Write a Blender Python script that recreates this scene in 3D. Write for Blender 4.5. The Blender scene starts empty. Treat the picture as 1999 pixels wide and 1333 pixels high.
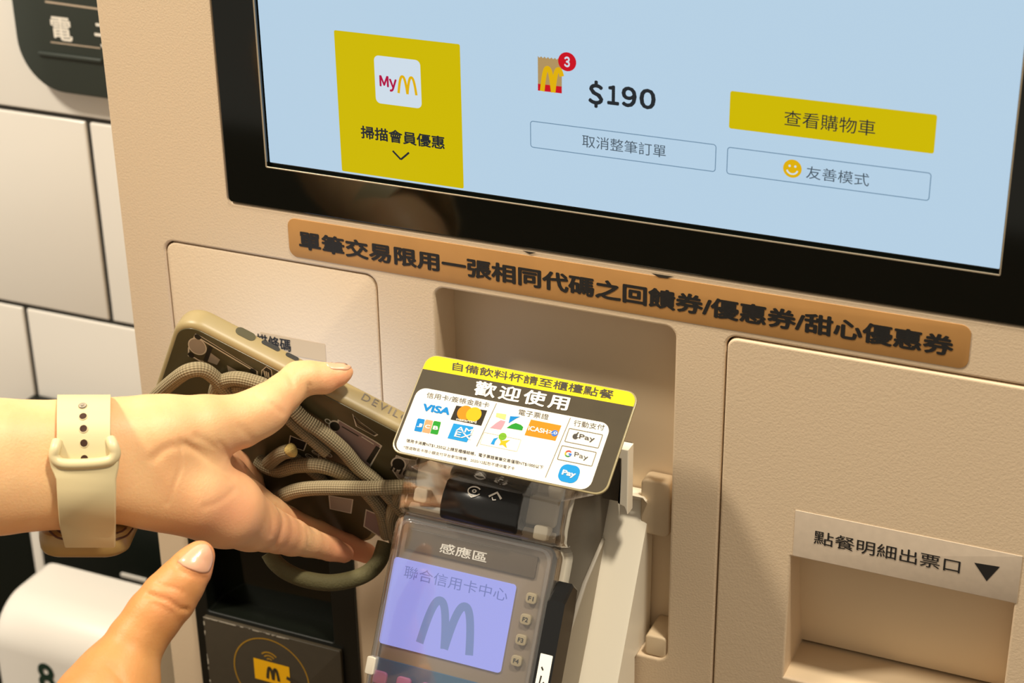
import bpy, bmesh, math, random
import numpy as np
from mathutils import Vector, Matrix
from mathutils.bvhtree import BVHTree

random.seed(4)
SC = bpy.context.scene
COL = SC.collection

# ------------------------------------------------------------------ camera
F_PX, CX, CY = 3513.76, 999.5, 666.5
CAM = np.array([0.3056, -0.6751, 1.4536])
EX = np.array([.91363578, .40629618, -.01389506])      # camera right
EY = np.array([.16356067, -.39865925, -.90239609])     # camera down
EZ = np.array([-.37217948, .82218867, -.43068344])     # camera forward
cam_d = bpy.data.cameras.new('camera')
cam = bpy.data.objects.new('camera', cam_d)
COL.objects.link(cam)
m3 = Matrix((EX, -EY, -EZ)).transposed()
cam.matrix_world = Matrix.Translation(Vector(CAM)) @ m3.to_4x4()
cam_d.sensor_width = 36.0
cam_d.lens = F_PX * 36.0 / 1999.0
cam_d.clip_start = 0.02
cam_d.dof.use_dof = True
cam_d.dof.focus_distance = 0.80
cam_d.dof.aperture_fstop = 13.0
SC.camera = cam

# ------------------------------------------------------------------ light
SC.view_settings.view_transform = 'Standard'
SC.view_settings.look = 'None'
SC.view_settings.gamma = 1.0
SC.view_settings.use_curve_mapping = False
SC.view_settings.exposure = 0.0
world = bpy.data.worlds.new('world')
SC.world = world
world.use_nodes = True
world.node_tree.nodes['Background'].inputs[0].default_value = (1.0, 0.89, 0.73, 1)
world.node_tree.nodes['Background'].inputs[1].default_value = 0.42

def area_light(name, loc, target, size, power, color):
    d = bpy.data.lights.new(name, 'AREA')
    d.shape = 'DISK'
    d.size = size
    d.energy = power
    d.color = color
    o = bpy.data.objects.new(name, d)
    COL.objects.link(o)
    o.location = loc
    o.rotation_euler = (Vector(target) - Vector(loc)).to_track_quat('-Z', 'Y').to_euler()
    return o
area_light('ceiling_downlight', (-0.90, -0.54, 2.42), (-0.25, -0.02, 1.05), 0.22, 29.0, (1.0, 0.91, 0.76))
area_light('ceiling_downlight', (0.50, -0.27, 2.60), (0.06, -0.05, 1.05), 0.16, 27.0, (1.0, 0.91, 0.76))

# ------------------------------------------------------------------ projection helpers (measured points -> world points)
def ray(px, py):
    return EX * ((px - CX) / F_PX) + EY * ((py - CY) / F_PX) + EZ
def at(px, py, y=0.0):
    d = ray(px, py)
    return CAM + d * ((y - CAM[1]) / d[1])
def atz(px, py, z):
    return CAM + ray(px, py) * z
def proj(P):
    d = np.asarray(P) - CAM
    c = np.array([d @ EX, d @ EY, d @ EZ])
    return CX + F_PX * c[0] / c[2], CY + F_PX * c[1] / c[2], c[2]

class Frame:
    """a flat face of a thing: u to its right, v down it, n into it"""
    def __init__(s, o, u, v):
        s.o = np.array(o, float)
        s.u = np.array(u, float) / np.linalg.norm(u)
        v = np.array(v, float)
        v = v - s.u * (v @ s.u)
        s.v = v / np.linalg.norm(v)
        s.n = np.cross(s.u, s.v)
    def P(s, u, v, h=0.0):
        return s.o + s.u * u + s.v * v + s.n * h
    def uv(s, p, h=0.0):
        d = ray(*p)
        o = s.o + s.n * h
        t = ((o - CAM) @ s.n) / (d @ s.n)
        q = CAM + d * t - o
        return (q @ s.u, q @ s.v)
def YF(y):
    return Frame((0, y, 0), (1, 0, 0), (0, 0, -1))

# ------------------------------------------------------------------ materials
def lin(c):
    return tuple(((x / 255) / 12.92 if x / 255 <= .04045 else ((x / 255 + .055) / 1.055) ** 2.4) for x in c) + (1.0,)
def mat(name, rgb, rough=.5, metal=0, spec=.5, bump=0, bscale=200, var=0, vscale=30, emit=None, estr=1.0, sss=0, coat=0, bdist=.001):
    m = bpy.data.materials.new(name)
    m.use_nodes = True
    nt = m.node_tree
    b = nt.nodes['Principled BSDF']
    c = lin(rgb)
    b.inputs['Base Color'].default_value = c
    b.inputs['Roughness'].default_value = rough
    b.inputs['Metallic'].default_value = metal
    b.inputs['Specular IOR Level'].default_value = spec
    if coat:
        b.inputs['Coat Weight'].default_value = coat
        b.inputs['Coat Roughness'].default_value = .05
    if emit is not None:
        b.inputs['Emission Color'].default_value = lin(emit)
        b.inputs['Emission Strength'].default_value = estr
    if sss:
        b.inputs['Subsurface Weight'].default_value = sss
        b.inputs['Subsurface Radius'].default_value = (1.0, .35, .15)
        b.inputs['Subsurface Scale'].default_value = .004
    tc = nt.nodes.new('ShaderNodeTexCoord')
    if bump:
        n = nt.nodes.new('ShaderNodeTexNoise')
        n.inputs['Scale'].default_value = bscale
        n.inputs['Detail'].default_value = 3
        nt.links.new(tc.outputs['Object'], n.inputs['Vector'])
        bp = nt.nodes.new('ShaderNodeBump')
        bp.inputs['Strength'].default_value = bump
        bp.inputs['Distance'].default_value = bdist
        nt.links.new(n.outputs['Fac'], bp.inputs['Height'])
        nt.links.new(bp.outputs['Normal'], b.inputs['Normal'])
    if var:
        n = nt.nodes.new('ShaderNodeTexNoise')
        n.inputs['Scale'].default_value = vscale
        n.inputs['Detail'].default_value = 4
        nt.links.new(tc.outputs['Object'], n.inputs['Vector'])
        mr = nt.nodes.new('ShaderNodeMapRange')
        mr.inputs['From Min'].default_value = .3
        mr.inputs['From Max'].default_value = .7
        mr.inputs['To Min'].default_value = 1 - var
        mr.inputs['To Max'].default_value = 1 + var
        nt.links.new(n.outputs['Fac'], mr.inputs['Value'])
        vm = nt.nodes.new('ShaderNodeVectorMath')
        vm.operation = 'SCALE'
        vm.inputs[0].default_value = c[:3]
        nt.links.new(mr.outputs['Result'], vm.inputs['Scale'])
        nt.links.new(vm.outputs['Vector'], b.inputs['Base Color'])
    return m
def lit(name, rgb, s=1.0):                                # a lit pixel colour of a screen
    return mat(name, (4, 4, 4), rough=.25, spec=.08, emit=rgb, estr=s)
def clear(name, tint=(1, 1, 1), gloss=.10, rough=.06):
    m = bpy.data.materials.new(name)
    m.use_nodes = True
    nt = m.node_tree
    nt.nodes.remove(nt.nodes['Principled BSDF'])
    t = nt.nodes.new('ShaderNodeBsdfTransparent')
    t.inputs[0].default_value = tint + (1,)
    g = nt.nodes.new('ShaderNodeBsdfGlossy')
    g.inputs['Roughness'].default_value = rough
    g.inputs['Color'].default_value = (1, 1, 1, 1)
    f = nt.nodes.new('ShaderNodeLayerWeight')
    f.inputs['Blend'].default_value = .25
    a = nt.nodes.new('ShaderNodeMath')
    a.operation = 'MULTIPLY_ADD'
    a.inputs[1].default_value = .75
    a.inputs[2].default_value = gloss
    nt.links.new(f.outputs['Facing'], a.inputs[0])
    mx = nt.nodes.new('ShaderNodeMixShader')
    nt.links.new(a.outputs[0], mx.inputs[0])
    nt.links.new(t.outputs[0], mx.inputs[1])
    nt.links.new(g.outputs[0], mx.inputs[2])
    nt.links.new(mx.outputs[0], nt.nodes['Material Output'].inputs[0])
    return m

M = {}
M['shell'] = mat('kiosk_plastic', (217, 193, 161), .5, bump=.16, bscale=1000, bdist=.0008)
M['shell_smooth'] = mat('kiosk_plastic_smooth', (214, 191, 157), .5)
M['white_plastic'] = mat('white_plastic', (246, 236, 214), .45)
M['gap'] = mat('dark_gap', (40, 32, 24), .7)
M['bezel'] = mat('bezel_glass', (5, 8, 5), .06, spec=.5)
M['trim'] = mat('bezel_trim', (165, 150, 125), .3, metal=.3)
M['screen'] = lit('screen_background', (182, 208, 228))
M['scr_y'] = lit('screen_yellow', (205, 184, 2))
M['scr_w'] = lit('screen_white', (206, 220, 232))
M['scr_k'] = lit('screen_black', (38, 42, 46))
M['scr_g'] = lit('screen_grey', (74, 88, 100))
M['scr_line'] = lit('screen_line', (110, 140, 165))
M['scr_red'] = lit('screen_red', (200, 18, 34))
M['scr_crim'] = lit('screen_crimson', (176, 18, 66))
M['scr_tan'] = lit('screen_tan', (176, 146, 96))
M['scr_gold'] = lit('screen_gold', (222, 176, 10))
M['kraft'] = mat('kraft_paper', (176, 128, 70), .6, var=.05, vscale=60)
M['ink'] = mat('black_ink', (22, 20, 18), .6)
M['ink_brown'] = mat('brown_ink', (44, 36, 24), .6)
M['label_grey'] = mat('grey_label', (198, 180, 158), .6, var=.04, vscale=300)
M['label_clear'] = mat('beige_label', (205, 178, 140), .55)
M['dark_glass'] = mat('scanner_glass', (14, 18, 8), .08)
M['dark_frame'] = mat('scanner_frame', (10, 13, 7), .35)
M['plate'] = mat('contactless_plate', (62, 54, 40), .5, var=.05, vscale=200)
M['gold'] = mat('gold_ink', (176, 132, 30), .5)
M['amber'] = mat('amber_ink', (250, 186, 0), .5)
M['white_ink'] = mat('white_ink', (250, 244, 232), .5)
M['worn'] = mat('worn_edge', (190, 180, 160), .7)
M['tile'] = mat('white_glazed_tile', (244, 238, 228), .16)
M['grout'] = mat('dark_grout', (52, 50, 46), .8)
M['floor'] = mat('brown_floor', (96, 72, 46), .4, var=.15, vscale=6)
M['sign_dark'] = mat('sign_dark', (58, 64, 58), .4)
M['panel_dark'] = mat('panel_dark', (9, 17, 11), .45, spec=.3)
M['disp_white'] = mat('dispenser_white', (242, 236, 226), .4)
M['glyph_green'] = mat('glyph_green', (16, 48, 34), .5)
M['skin'] = None
M['nail'] = mat('fingernail', (228, 172, 138), .25, sss=.1, coat=.3)
M['strap'] = mat('watch_strap', (214, 196, 150), .42)
M['case'] = mat('watch_case', (168, 140, 84), .35)
M['hole'] = mat('strap_hole', (86, 54, 36), .7)
M['steel'] = mat('polished_steel', (190, 180, 165), .2, metal=1)
M['case_rim'] = mat('phone_case_rim', (158, 139, 96), .42)
M['case_back'] = mat('phone_case_back', (78, 71, 46), .28)
M['phone_black'] = mat('phone_black', (18, 18, 18), .2)
M['phone_lit'] = mat('phone_lit', (4, 4, 4), .2, emit=(215, 228, 255), estr=1.2)
M['st_white'] = mat('sticker_white', (216, 206, 186), .5)
M['st_grey'] = mat('sticker_grey', (168, 154, 138), .5)
M['st_mauve'] = mat('sticker_mauve', (146, 122, 116), .5)
M['st_dark'] = mat('sticker_dark', (32, 28, 20), .5)
M['card_edge'] = mat('laminate_edge', (150, 136, 98), .25)
M['card_dark'] = mat('card_dark', (66, 56, 37), .55, spec=.2, var=.06, vscale=120)
M['card_yellow'] = mat('card_yellow', (238, 210, 26), .6, spec=.15)
M['card_white'] = mat('card_white', (232, 223, 208), .6, spec=.15)
for k, c in dict(blue=(0, 142, 222), sky=(20, 158, 232), orange=(246, 150, 20), amber2=(252, 196, 22), green=(36, 160, 40), lime=(130, 190, 40),
                 pink=(244, 164, 176), cream=(252, 226, 140), peach=(236, 170, 120), black=(50, 42, 30), line=(130, 118, 96), gcol=(90, 90, 86), gred=(222, 70, 50), gblue=(66, 130, 230), ggreen=(70, 160, 84), gyel=(240, 190, 30)).items():
    M['c_' + k] = mat('print_' + k, tuple(x * .84 for x in c), .6, spec=.15)
M['term_dark'] = mat('terminal_dark', (84, 76, 64), .4)
M['term_mid'] = mat('terminal_grey', (150, 138, 118), .45)
M['term_light'] = mat('terminal_light_grey', (190, 180, 164), .4)
M['term_face'] = mat('terminal_face', (142, 126, 108), .5)
M['term_black'] = mat('terminal_black', (20, 20, 20), .2)
M['clear'] = clear('clear_plastic')
M['clear_hump'] = clear('clear_plastic_hood', tint=(.98, .97, .95), gloss=.10, rough=.10)
M['smoke'] = mat('smoked_label', (92, 78, 62), .3)
M['lcd'] = lit('lcd_backlight', (164, 170, 250))
M['lcd_ink'] = lit('lcd_ink', (108, 122, 196))
M['lcd_ink2'] = lit('lcd_ink_soft', (116, 138, 194))
M['key_beige'] = mat('key_beige', (176, 160, 126), .5)
M['key_pink'] = mat('key_pink', (184, 120, 164), .45)
M['pad_blue'] = mat('keypad_blue', (30, 92, 128), .45)

def skin_material(name='skin', c0=(230, 176, 124), c1=(241, 197, 143), flush=(244, 158, 118)):
    m = bpy.data.materials.new(name)
    m.use_nodes = True
    nt = m.node_tree
    b = nt.nodes['Principled BSDF']
    b.inputs['Roughness'].default_value = .48
    b.inputs['Specular IOR Level'].default_value = .35
    b.inputs['Subsurface Weight'].default_value = .22
    b.inputs['Subsurface Radius'].default_value = (1, .35, .15)
    b.inputs['Subsurface Scale'].default_value = .005
    tc = nt.nodes.new('ShaderNodeTexCoord')
    n1 = nt.nodes.new('ShaderNodeTexNoise')
    n1.inputs['Scale'].default_value = 34
    n1.inputs['Detail'].default_value = 5
    nt.links.new(tc.outputs['Object'], n1.inputs['Vector'])
    cr = nt.nodes.new('ShaderNodeValToRGB')
    cr.color_ramp.elements[0].position = .35
    cr.color_ramp.elements[0].color = lin(c0)
    cr.color_ramp.elements[1].position = .68
    cr.color_ramp.elements[1].color = lin(c1)
    nt.links.new(n1.outputs['Fac'], cr.inputs[0])
    at_ = nt.nodes.new('ShaderNodeAttribute')
    at_.attribute_name = 'flush'
    mx = nt.nodes.new('ShaderNodeMix')
    mx.data_type = 'RGBA'
    mx.inputs['B'].default_value = lin(flush)
    nt.links.new(at_.outputs['Fac'], mx.inputs['Factor'])
    nt.links.new(cr.outputs[0], mx.inputs['A'])
    nt.links.new(mx.outputs['Result'], b.inputs['Base Color'])
    n2 = nt.nodes.new('ShaderNodeTexNoise')
    n2.inputs['Scale'].default_value = 900
    n2.inputs['Detail'].default_value = 4
    nt.links.new(tc.outputs['Object'], n2.inputs['Vector'])
    bp = nt.nodes.new('ShaderNodeBump')
    bp.inputs['Strength'].default_value = .22
    bp.inputs['Distance'].default_value = .0006
    nt.links.new(n2.outputs['Fac'], bp.inputs['Height'])
    nt.links.new(bp.outputs['Normal'], b.inputs['Normal'])
    return m
M['skin'] = skin_material()
M['skin_back_shaded'] = skin_material('skin_back_of_hand_shaded', (198, 134, 76), (210, 150, 88), (236, 152, 106))  # tanner back-of-hand skin, with shade under the arm also put into the colour

def cord_material():
    m = bpy.data.materials.new('braided_cord')
    m.use_nodes = True
    nt = m.node_tree
    b = nt.nodes['Principled BSDF']
    b.inputs['Roughness'].default_value = .85
    b.inputs['Specular IOR Level'].default_value = .2
    uv = nt.nodes.new('ShaderNodeUVMap')
    ws = []
    for sgn in (1, -1):
        mp = nt.nodes.new('ShaderNodeVectorMath')
        mp.operation = 'DOT_PRODUCT'
        mp.inputs[1].default_value = (2600.0, sgn * 9 * 2 * math.pi, 0)
        nt.links.new(uv.outputs[0], mp.inputs[0])
        s = nt.nodes.new('ShaderNodeMath')
        s.operation = 'SINE'
        nt.links.new(mp.outputs['Value'], s.inputs[0])
        ws.append(s)
    mul = nt.nodes.new('ShaderNodeMath')
    mul.operation = 'MULTIPLY'
    nt.links.new(ws[0].outputs[0], mul.inputs[0])
    nt.links.new(ws[1].outputs[0], mul.inputs[1])
    mr = nt.nodes.new('ShaderNodeMapRange')
    mr.inputs['From Min'].default_value = -1
    nt.links.new(mul.outputs[0], mr.inputs['Value'])
    cr = nt.nodes.new('ShaderNodeValToRGB')
    cr.color_ramp.elements[0].color = lin((118, 106, 80))
    cr.color_ramp.elements[1].color = lin((166, 150, 118))
    nt.links.new(mr.outputs[0], cr.inputs[0])
    nt.links.new(cr.outputs[0], b.inputs['Base Color'])
    bp = nt.nodes.new('ShaderNodeBump')
    bp.inputs['Strength'].default_value = .7
    bp.inputs['Distance'].default_value = .0006
    nt.links.new(mr.outputs[0], bp.inputs['Height'])
    nt.links.new(bp.outputs['Normal'], b.inputs['Normal'])
    return m
M['cord'] = cord_material()

# ------------------------------------------------------------------ object helpers
ROOT = {}
def root_loc(o):
    while o is not None and o.parent is not None:
        o = o.parent
    return np.array(o.location) if o is not None else np.zeros(3)
def thing(name, label, cat, loc, group=None):
    o = bpy.data.objects.new(name, None)
    o.empty_display_size = .02
    COL.objects.link(o)
    o.location = tuple(float(x) for x in loc)
    o['label'] = label
    o['category'] = cat
    if group:
        o['group'] = group
    return o
def tag(o, label, cat):
    o['label'] = label
    o['category'] = cat
    return o
def link(name, verts, faces, mats, parent=None, fm=None, smooth=False, uvs=None, origin=None):
    base = root_loc(parent) if parent is not None else (np.array(origin, float) if origin is not None else np.zeros(3))
    me = bpy.data.meshes.new(name)
    V = np.array(verts, float) - base
    me.from_pydata([tuple(map(float, v)) for v in V], [], [tuple(f) for f in faces])
    if not isinstance(mats, (list, tuple)):
        mats = [mats]
    for m in mats:
        me.materials.append(m)
    if fm is not None:
        me.polygons.foreach_set('material_index', list(fm))
    bm = bmesh.new()
    bm.from_mesh(me)
    if uvs is None:
        bmesh.ops.recalc_face_normals(bm, faces=bm.faces)
    if uvs is not None:
        L = bm.loops.layers.uv.new('UVMap')
        bm.verts.ensure_lookup_table()
        for f in bm.faces:
            vs = [uvs[l.vert.index] for l in f.loops]
            mx = max(x[1] for x in vs)
            for l, q in zip(f.loops, vs):
                l[L].uv = (q[0], q[1] + (1.0 if (mx - q[1]) > .5 else 0.0))
        bmesh.ops.recalc_face_normals(bm, faces=bm.faces)
    bm.to_mesh(me)
    bm.free()
    if smooth:
        me.polygons.foreach_set('use_smooth', [True] * len(me.polygons))
        if smooth is not True:
            me.set_sharp_from_angle(angle=math.radians(smooth))
    me.update()
    o = bpy.data.objects.new(name, me)
    COL.objects.link(o)
    if parent is not None:
        o.parent = parent
    else:
        o.location = tuple(base)
    return o

def rr(u0, u1, v0, v1, r, inset=0.0, n=6):
    u0, u1, v0, v1 = u0 + inset, u1 - inset, v0 + inset, v1 - inset
    r = max(r - inset, 1e-5)
    rs = r if isinstance(r, tuple) else r
    out = []
    for cu, cv, a0 in ((u1 - r, v0 + r, -90), (u1 - r, v1 - r, 0), (u0 + r, v1 - r, 90), (u0 + r, v0 + r, 180)):
        for i in range(n + 1):
            a = math.radians(a0 + 90 * i / n)
            out.append((cu + r * math.cos(a), cv + r * math.sin(a)))
    return out
class Geo:
    """collects shapes into one mesh"""
    def __init__(s):
        s.v, s.f, s.m = [], [], []
    def add(s, verts, faces, mi=0):
        b = len(s.v)
        s.v += [np.array(x, float) for x in verts]
        s.f += [tuple(b + i for i in f) for f in faces]
        s.m += [mi] * len(faces)
    def loft(s, loops, mi=0, cap0=True, cap1=True):
        n = len(loops[0])
        vs = [p for l in loops for p in l]
        fs = []
        for k in range(len(loops) - 1):
            for i in range(n):
                j = (i + 1) % n
                fs.append((k * n + i, k * n + j, (k + 1) * n + j, (k + 1) * n + i))
        if cap0:
            fs.append(tuple(reversed(range(n))))
        if cap1:
            fs.append(tuple((len(loops) - 1) * n + i for i in range(n)))
        s.add(vs, fs, mi)
    def rbox(s, F, u0, u1, v0, v1, h0, h1, r=.002, b=.0005, mi=0, n=6, back=True):
        rings = []
        for a in (0, 30, 60, 90):
            a = math.radians(a)
            rings.append((b * (1 - math.sin(a)), h0 + b * (1 - math.cos(a))))
        if back:
            for a in (90, 45, 0):
                a = math.radians(a)
                rings.append((b * (1 - math.sin(a)), h1 - b * (1 - math.cos(a))))
        else:
            rings.append((0, h1))
        s.loft([[F.P(u, v, h) for u, v in rr(u0, u1, v0, v1, r, ins, n)] for ins, h in rings], mi)
    def prism(s, prof, x0, x1, P, mi=0, b=.0):
        """profile points (a, b) swept along x"""
        if b:
            c = np.mean(np.array(prof), axis=0)
            sh = [tuple(c + (np.array(p) - c) * (1 - b / max(np.linalg.norm(np.array(p) - c), 1e-6))) for p in prof]
            loops = [[P(x0, *q) for q in sh], [P(x0 + b, *q) for q in prof], [P(x1 - b, *q) for q in prof], [P(x1, *q) for q in sh]]
        else:
            loops = [[P(x0, *q) for q in prof], [P(x1, *q) for q in prof]]
        s.loft(loops, mi)
    def make(s, name, mats, parent=None, smooth=35, origin=None):
        return link(name, s.v, s.f, mats, parent, s.m, smooth, origin=origin)
def rbox(name, F, u0, u1, v0, v1, h0, h1, m, parent=None, r=.002, b=.0005, origin=None, n=6):
    g = Geo()
    g.rbox(F, u0, u1, v0, v1, h0, h1, r, b, n=n)
    return g.make(name, m, parent, origin=origin)

def plate_geo(F, outer, holes, h0, h1, bevel):
    cu = bpy.data.curves.new('tmp', 'CURVE')
    cu.dimensions = '2D'
    cu.fill_mode = 'BOTH'
    for lp in [outer] + holes:
        sp = cu.splines.new('POLY')
        sp.points.add(len(lp) - 1)
        for p, q in zip(sp.points, lp):
            p.co = (q[0], q[1], 0, 1)
        sp.use_cyclic_u = True
    cu.extrude = (h1 - h0) / 2 - bevel
    cu.bevel_depth = bevel
    cu.bevel_resolution = 2
    o = bpy.data.objects.new('tmp', cu)
    COL.objects.link(o)
    dg = bpy.context.evaluated_depsgraph_get()
    me = bpy.data.meshes.new_from_object(o.evaluated_get(dg))
    vs = [F.P(v.co.x, v.co.y, (h0 + h1) / 2 + v.co.z) for v in me.vertices]
    fs = [tuple(p.vertices) for p in me.polygons]
    bpy.data.objects.remove(o)
    bpy.data.meshes.remove(me)
    bpy.data.curves.remove(cu)
    return vs, fs
def plate(name, F, outer, holes, h0, h1, bevel, m, parent=None):
    vs, fs = plate_geo(F, outer, holes, h0, h1, bevel)
    g = Geo()
    g.add(vs, fs)
    o = g.make(name, m, parent, smooth=False)
    bm = bmesh.new()
    bm.from_mesh(o.data)
    bmesh.ops.remove_doubles(bm, verts=bm.verts, dist=1e-6)
    bmesh.ops.recalc_face_normals(bm, faces=bm.faces)
    bm.to_mesh(o.data)
    bm.free()
    return o

_tc = {}
def text_mesh(body, bold, shear=0.0, space=1.0):
    key = (body, bold, shear, space)
    if key in _tc:
        return _tc[key]
    cu = bpy.data.curves.new('tmp', 'FONT')
    cu.body = body
    cu.shear = shear
    cu.space_character = space
    cu.resolution_u = 3
    o = bpy.data.objects.new('tmp', cu)
    COL.objects.link(o)
    dg = bpy.context.evaluated_depsgraph_get()
    me = bpy.data.meshes.new_from_object(o.evaluated_get(dg))
    V = np.array([v.co[:] for v in me.vertices]).reshape(-1, 3)
    Fc = [tuple(p.vertices) for p in me.polygons]
    bpy.data.objects.remove(o)
    bpy.data.meshes.remove(me)
    bpy.data.curves.remove(cu)
    if bold > 0:                                       # heavier strokes: the glyph struck again round a small circle
        nv, V0, F0 = len(V), V, Fc
        for q in range(8):
            a = q * math.pi / 4
            V = np.concatenate([V, V0 + np.array([math.cos(a) * bold, math.sin(a) * bold, .05 * (q + 1)])])
            Fc = Fc + [tuple(i + nv * (q + 1) for i in f) for f in F0]
    _tc[key] = (V, Fc)
    return _tc[key]

class Print:
    """ink printed on a face (flat, a tenth of a millimetre per layer)"""
    STEP = .00012
    def __init__(s, F, h=0.0):
        s.F, s.h = F, h
        s.v, s.f, s.m, s.mats = [], [], [], []
    def _mi(s, k):
        if k not in s.mats:
            s.mats.append(k)
        return s.mats.index(k)
    def poly(s, pts, k, layer=1):
        b = len(s.v)
        s.v += [s.F.P(u, v, s.h - layer * s.STEP) for u, v in pts]
        s.f.append(tuple(range(b, b + len(pts))))
        s.m.append(s._mi(k))
    def px(s, pts, k, layer=1):
        s.poly([s.F.uv(p, s.h) for p in pts], k, layer)
    def rect(s, p0, p1, k, layer=1, r=.0006, n=5):
        a, b = s.F.uv(p0, s.h), s.F.uv(p1, s.h)
        s.poly(rr(a[0], b[0], a[1], b[1], r, 0, n), k, layer)
    def ring(s, outer, inner, k, layer=1):
        b = len(s.v)
        n = len(outer)
        s.v += [s.F.P(u, v, s.h - layer * s.STEP) for u, v in outer + inner]
        for i in range(n):
            j = (i + 1) % n
            s.f.append((b + i, b + j, b + n + j, b + n + i))
            s.m.append(s._mi(k))
    def frame(s, p0, p1, k, w, layer=1, r=.002):
        a, b = s.F.uv(p0, s.h), s.F.uv(p1, s.h)
        s.ring(rr(a[0], b[0], a[1], b[1], r), rr(a[0], b[0], a[1], b[1], r, w), k, layer)
    def disc(s, c, r, k, layer=1, n=28, asp=1.0):
        s.poly([(c[0] + r * math.cos(t * 2 * math.pi / n), c[1] + asp * r * math.sin(t * 2 * math.pi / n)) for t in range(n)], k, layer)
    def stroke(s, pts, w, k, layer=1, w1=None):
        """a line of constant (or tapering) width through points"""
        n = len(pts)
        P = np.array(pts, float)
        L, R = [], []
        for i in range(n):
            d = P[min(i + 1, n - 1)] - P[max(i - 1, 0)]
            d = d / (np.linalg.norm(d) + 1e-12)
            nn = np.array([-d[1], d[0]])
            ww = w if w1 is None else w + (w1 - w) * i / (n - 1)
            L.append(P[i] + nn * ww / 2)
            R.append(P[i] - nn * ww / 2)
        b = len(s.v)
        s.v += [s.F.P(q[0], q[1], s.h - layer * s.STEP) for q in L + R]
        for i in range(n - 1):
            s.f.append((b + i, b + i + 1, b + n + i + 1, b + n + i))
            s.m.append(s._mi(k))
    def text(s, body, p0, p1, k, bold=0.0, layer=2, shear=0.0, space=1.0, uvbox=None):
        """fills the box from p0 (top left) to p1 (bottom right)"""
        V, Fc = text_mesh(body, bold, shear, space)
        if uvbox:
            a, b = uvbox
        else:
            a, b = s.F.uv(p0, s.h), s.F.uv(p1, s.h)
        x0, x1, y0, y1 = V[:, 0].min(), V[:, 0].max(), V[:, 1].min(), V[:, 1].max()
        o = len(s.v)
        for q in V:
            u = a[0] + (b[0] - a[0]) * (q[0] - x0) / (x1 - x0)
            v = b[1] + (a[1] - b[1]) * (q[1] - y0) / (y1 - y0)
            s.v.append(s.F.P(u, v, s.h - (layer + q[2]) * s.STEP))
        mi = s._mi(k)
        for f in Fc:
            s.f.append(tuple(o + i for i in f))
            s.m.append(mi)
    def qtext(s, body, quad, k, bold=0.0, layer=2, shear=0.0, space=1.0):
        """fills the box whose corners are given: top left, bottom left, top right, bottom right"""
        V, Fc = text_mesh(body, bold, shear, space)
        A, B, C_, D_ = [np.array(s.F.uv(p, s.h)) for p in quad]
        x0, x1, y0, y1 = V[:, 0].min(), V[:, 0].max(), V[:, 1].min(), V[:, 1].max()
        o = len(s.v)
        for q in V:
            a, b = (q[0] - x0) / (x1 - x0), (q[1] - y0) / (y1 - y0)
            w = (B + (A - B) * b) * (1 - a) + (D_ + (C_ - D_) * b) * a
            s.v.append(s.F.P(w[0], w[1], s.h - (layer + q[2]) * s.STEP))
        mi = s._mi(k)
        for f in Fc:
            s.f.append(tuple(o + i for i in f))
            s.m.append(mi)
    def arches(s, u0, u1, v0, v1, w, k, layer=2, cut=1.0):
        """two tall arches side by side, thinner towards the crown"""
        W = (u1 - u0 - w) / 2
        for q in (0, 1):
            c0 = u0 + w / 2 + q * W
            pts = []
            for i in range(25):
                t = i / 24
                x = c0 + W * t
                e = abs(2 * t - 1)
                y = v1 - (v1 - v0 - w * .3) * (1 - e ** 2.4)
                pts.append((x, y))
            if q == 1 and cut < 1:
                pts = [p for p in pts if p[0] <= u0 + (u1 - u0) * cut]
            s.stroke(pts, w, k, layer + (.15 if q else 0))
    def make(s, name, parent):
        return link(name, s.v, s.f, [M[k] for k in s.mats], parent, s.m, False)

# ================================================================== the setting
def build_wall():
    g = Geo()
    yw = .20
    F = YF(yw)
    TH, TW, GR = .1405, .300, .0032
    zrow = 1.0965                                  # a horizontal joint
    for r in range(-8, 9):
        z0 = zrow + r * TH
        xo = -.381 if r % 2 else -.452
        xo = (-.381 if (r % 2 == 1) else -.452)
        for c in range(-3, 6):
            x0 = xo + c * TW
            if x0 > .9 or z0 < -.02:
                continue
            g.rbox(F, x0 + GR / 2, x0 + TW - GR / 2, -(z0 + TH - GR / 2), -(z0 + GR / 2), 0, .008, .0012, .0012, 0, n=2, back=False)
    g.rbox(F, -1.5, 2.2, -2.5, 0, .0016, .06, .001, .0005, 1, n=1)
    o = g.make('wall_back', [M['tile'], M['grout']])
    o['kind'] = 'structure'
    g = Geo()
    g.add([(-2.5, -3, 0), (2.5, -3, 0), (2.5, .26, 0), (-2.5, .26, 0), (-2.5, -3, -.05), (2.5, -3, -.05), (2.5, .26, -.05), (-2.5, .26, -.05)],
          [(0, 1, 2, 3), (7, 6, 5, 4), (0, 4, 5, 1), (1, 5, 6, 2), (2, 6, 7, 3), (3, 7, 4, 0)])
    o = g.make('floor', M['floor'], smooth=False)
    o['kind'] = 'structure'
build_wall()

# ================================================================== ordering kiosk
K0 = YF(0.0)
def U(p, F=K0):
    return F.uv(p)
XL, XR, ZT, ZB = -.2106, .2978, 1.86, .55
PL = .044                                           # depth of the front moulding
d0, d1 = U((527, 318), YF(.002)), U((1951, 525), YF(.002))
DX0, DX1 = d0[0], d1[0]
DZB = -(U((1240, 421), YF(.002))[1])
DZT = DZB + .598
BX0, BX1, BZ0, BZ1 = -.1462, .2336, 1.1475, 1.790
lpX0, lpX1, pZ = -.1856, -.0694, 1.1206
rcX0, rcX1, rcZ0 = -.0387, .0783, .9453
rpX0, rpX1 = .1020, .2780
scX0, scX1, scZ = -.1897, -.0906, .9660
tkX0, tkX1, tkZ1, tkZ0 = .1352, .2342, 1.0186, .9522

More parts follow.
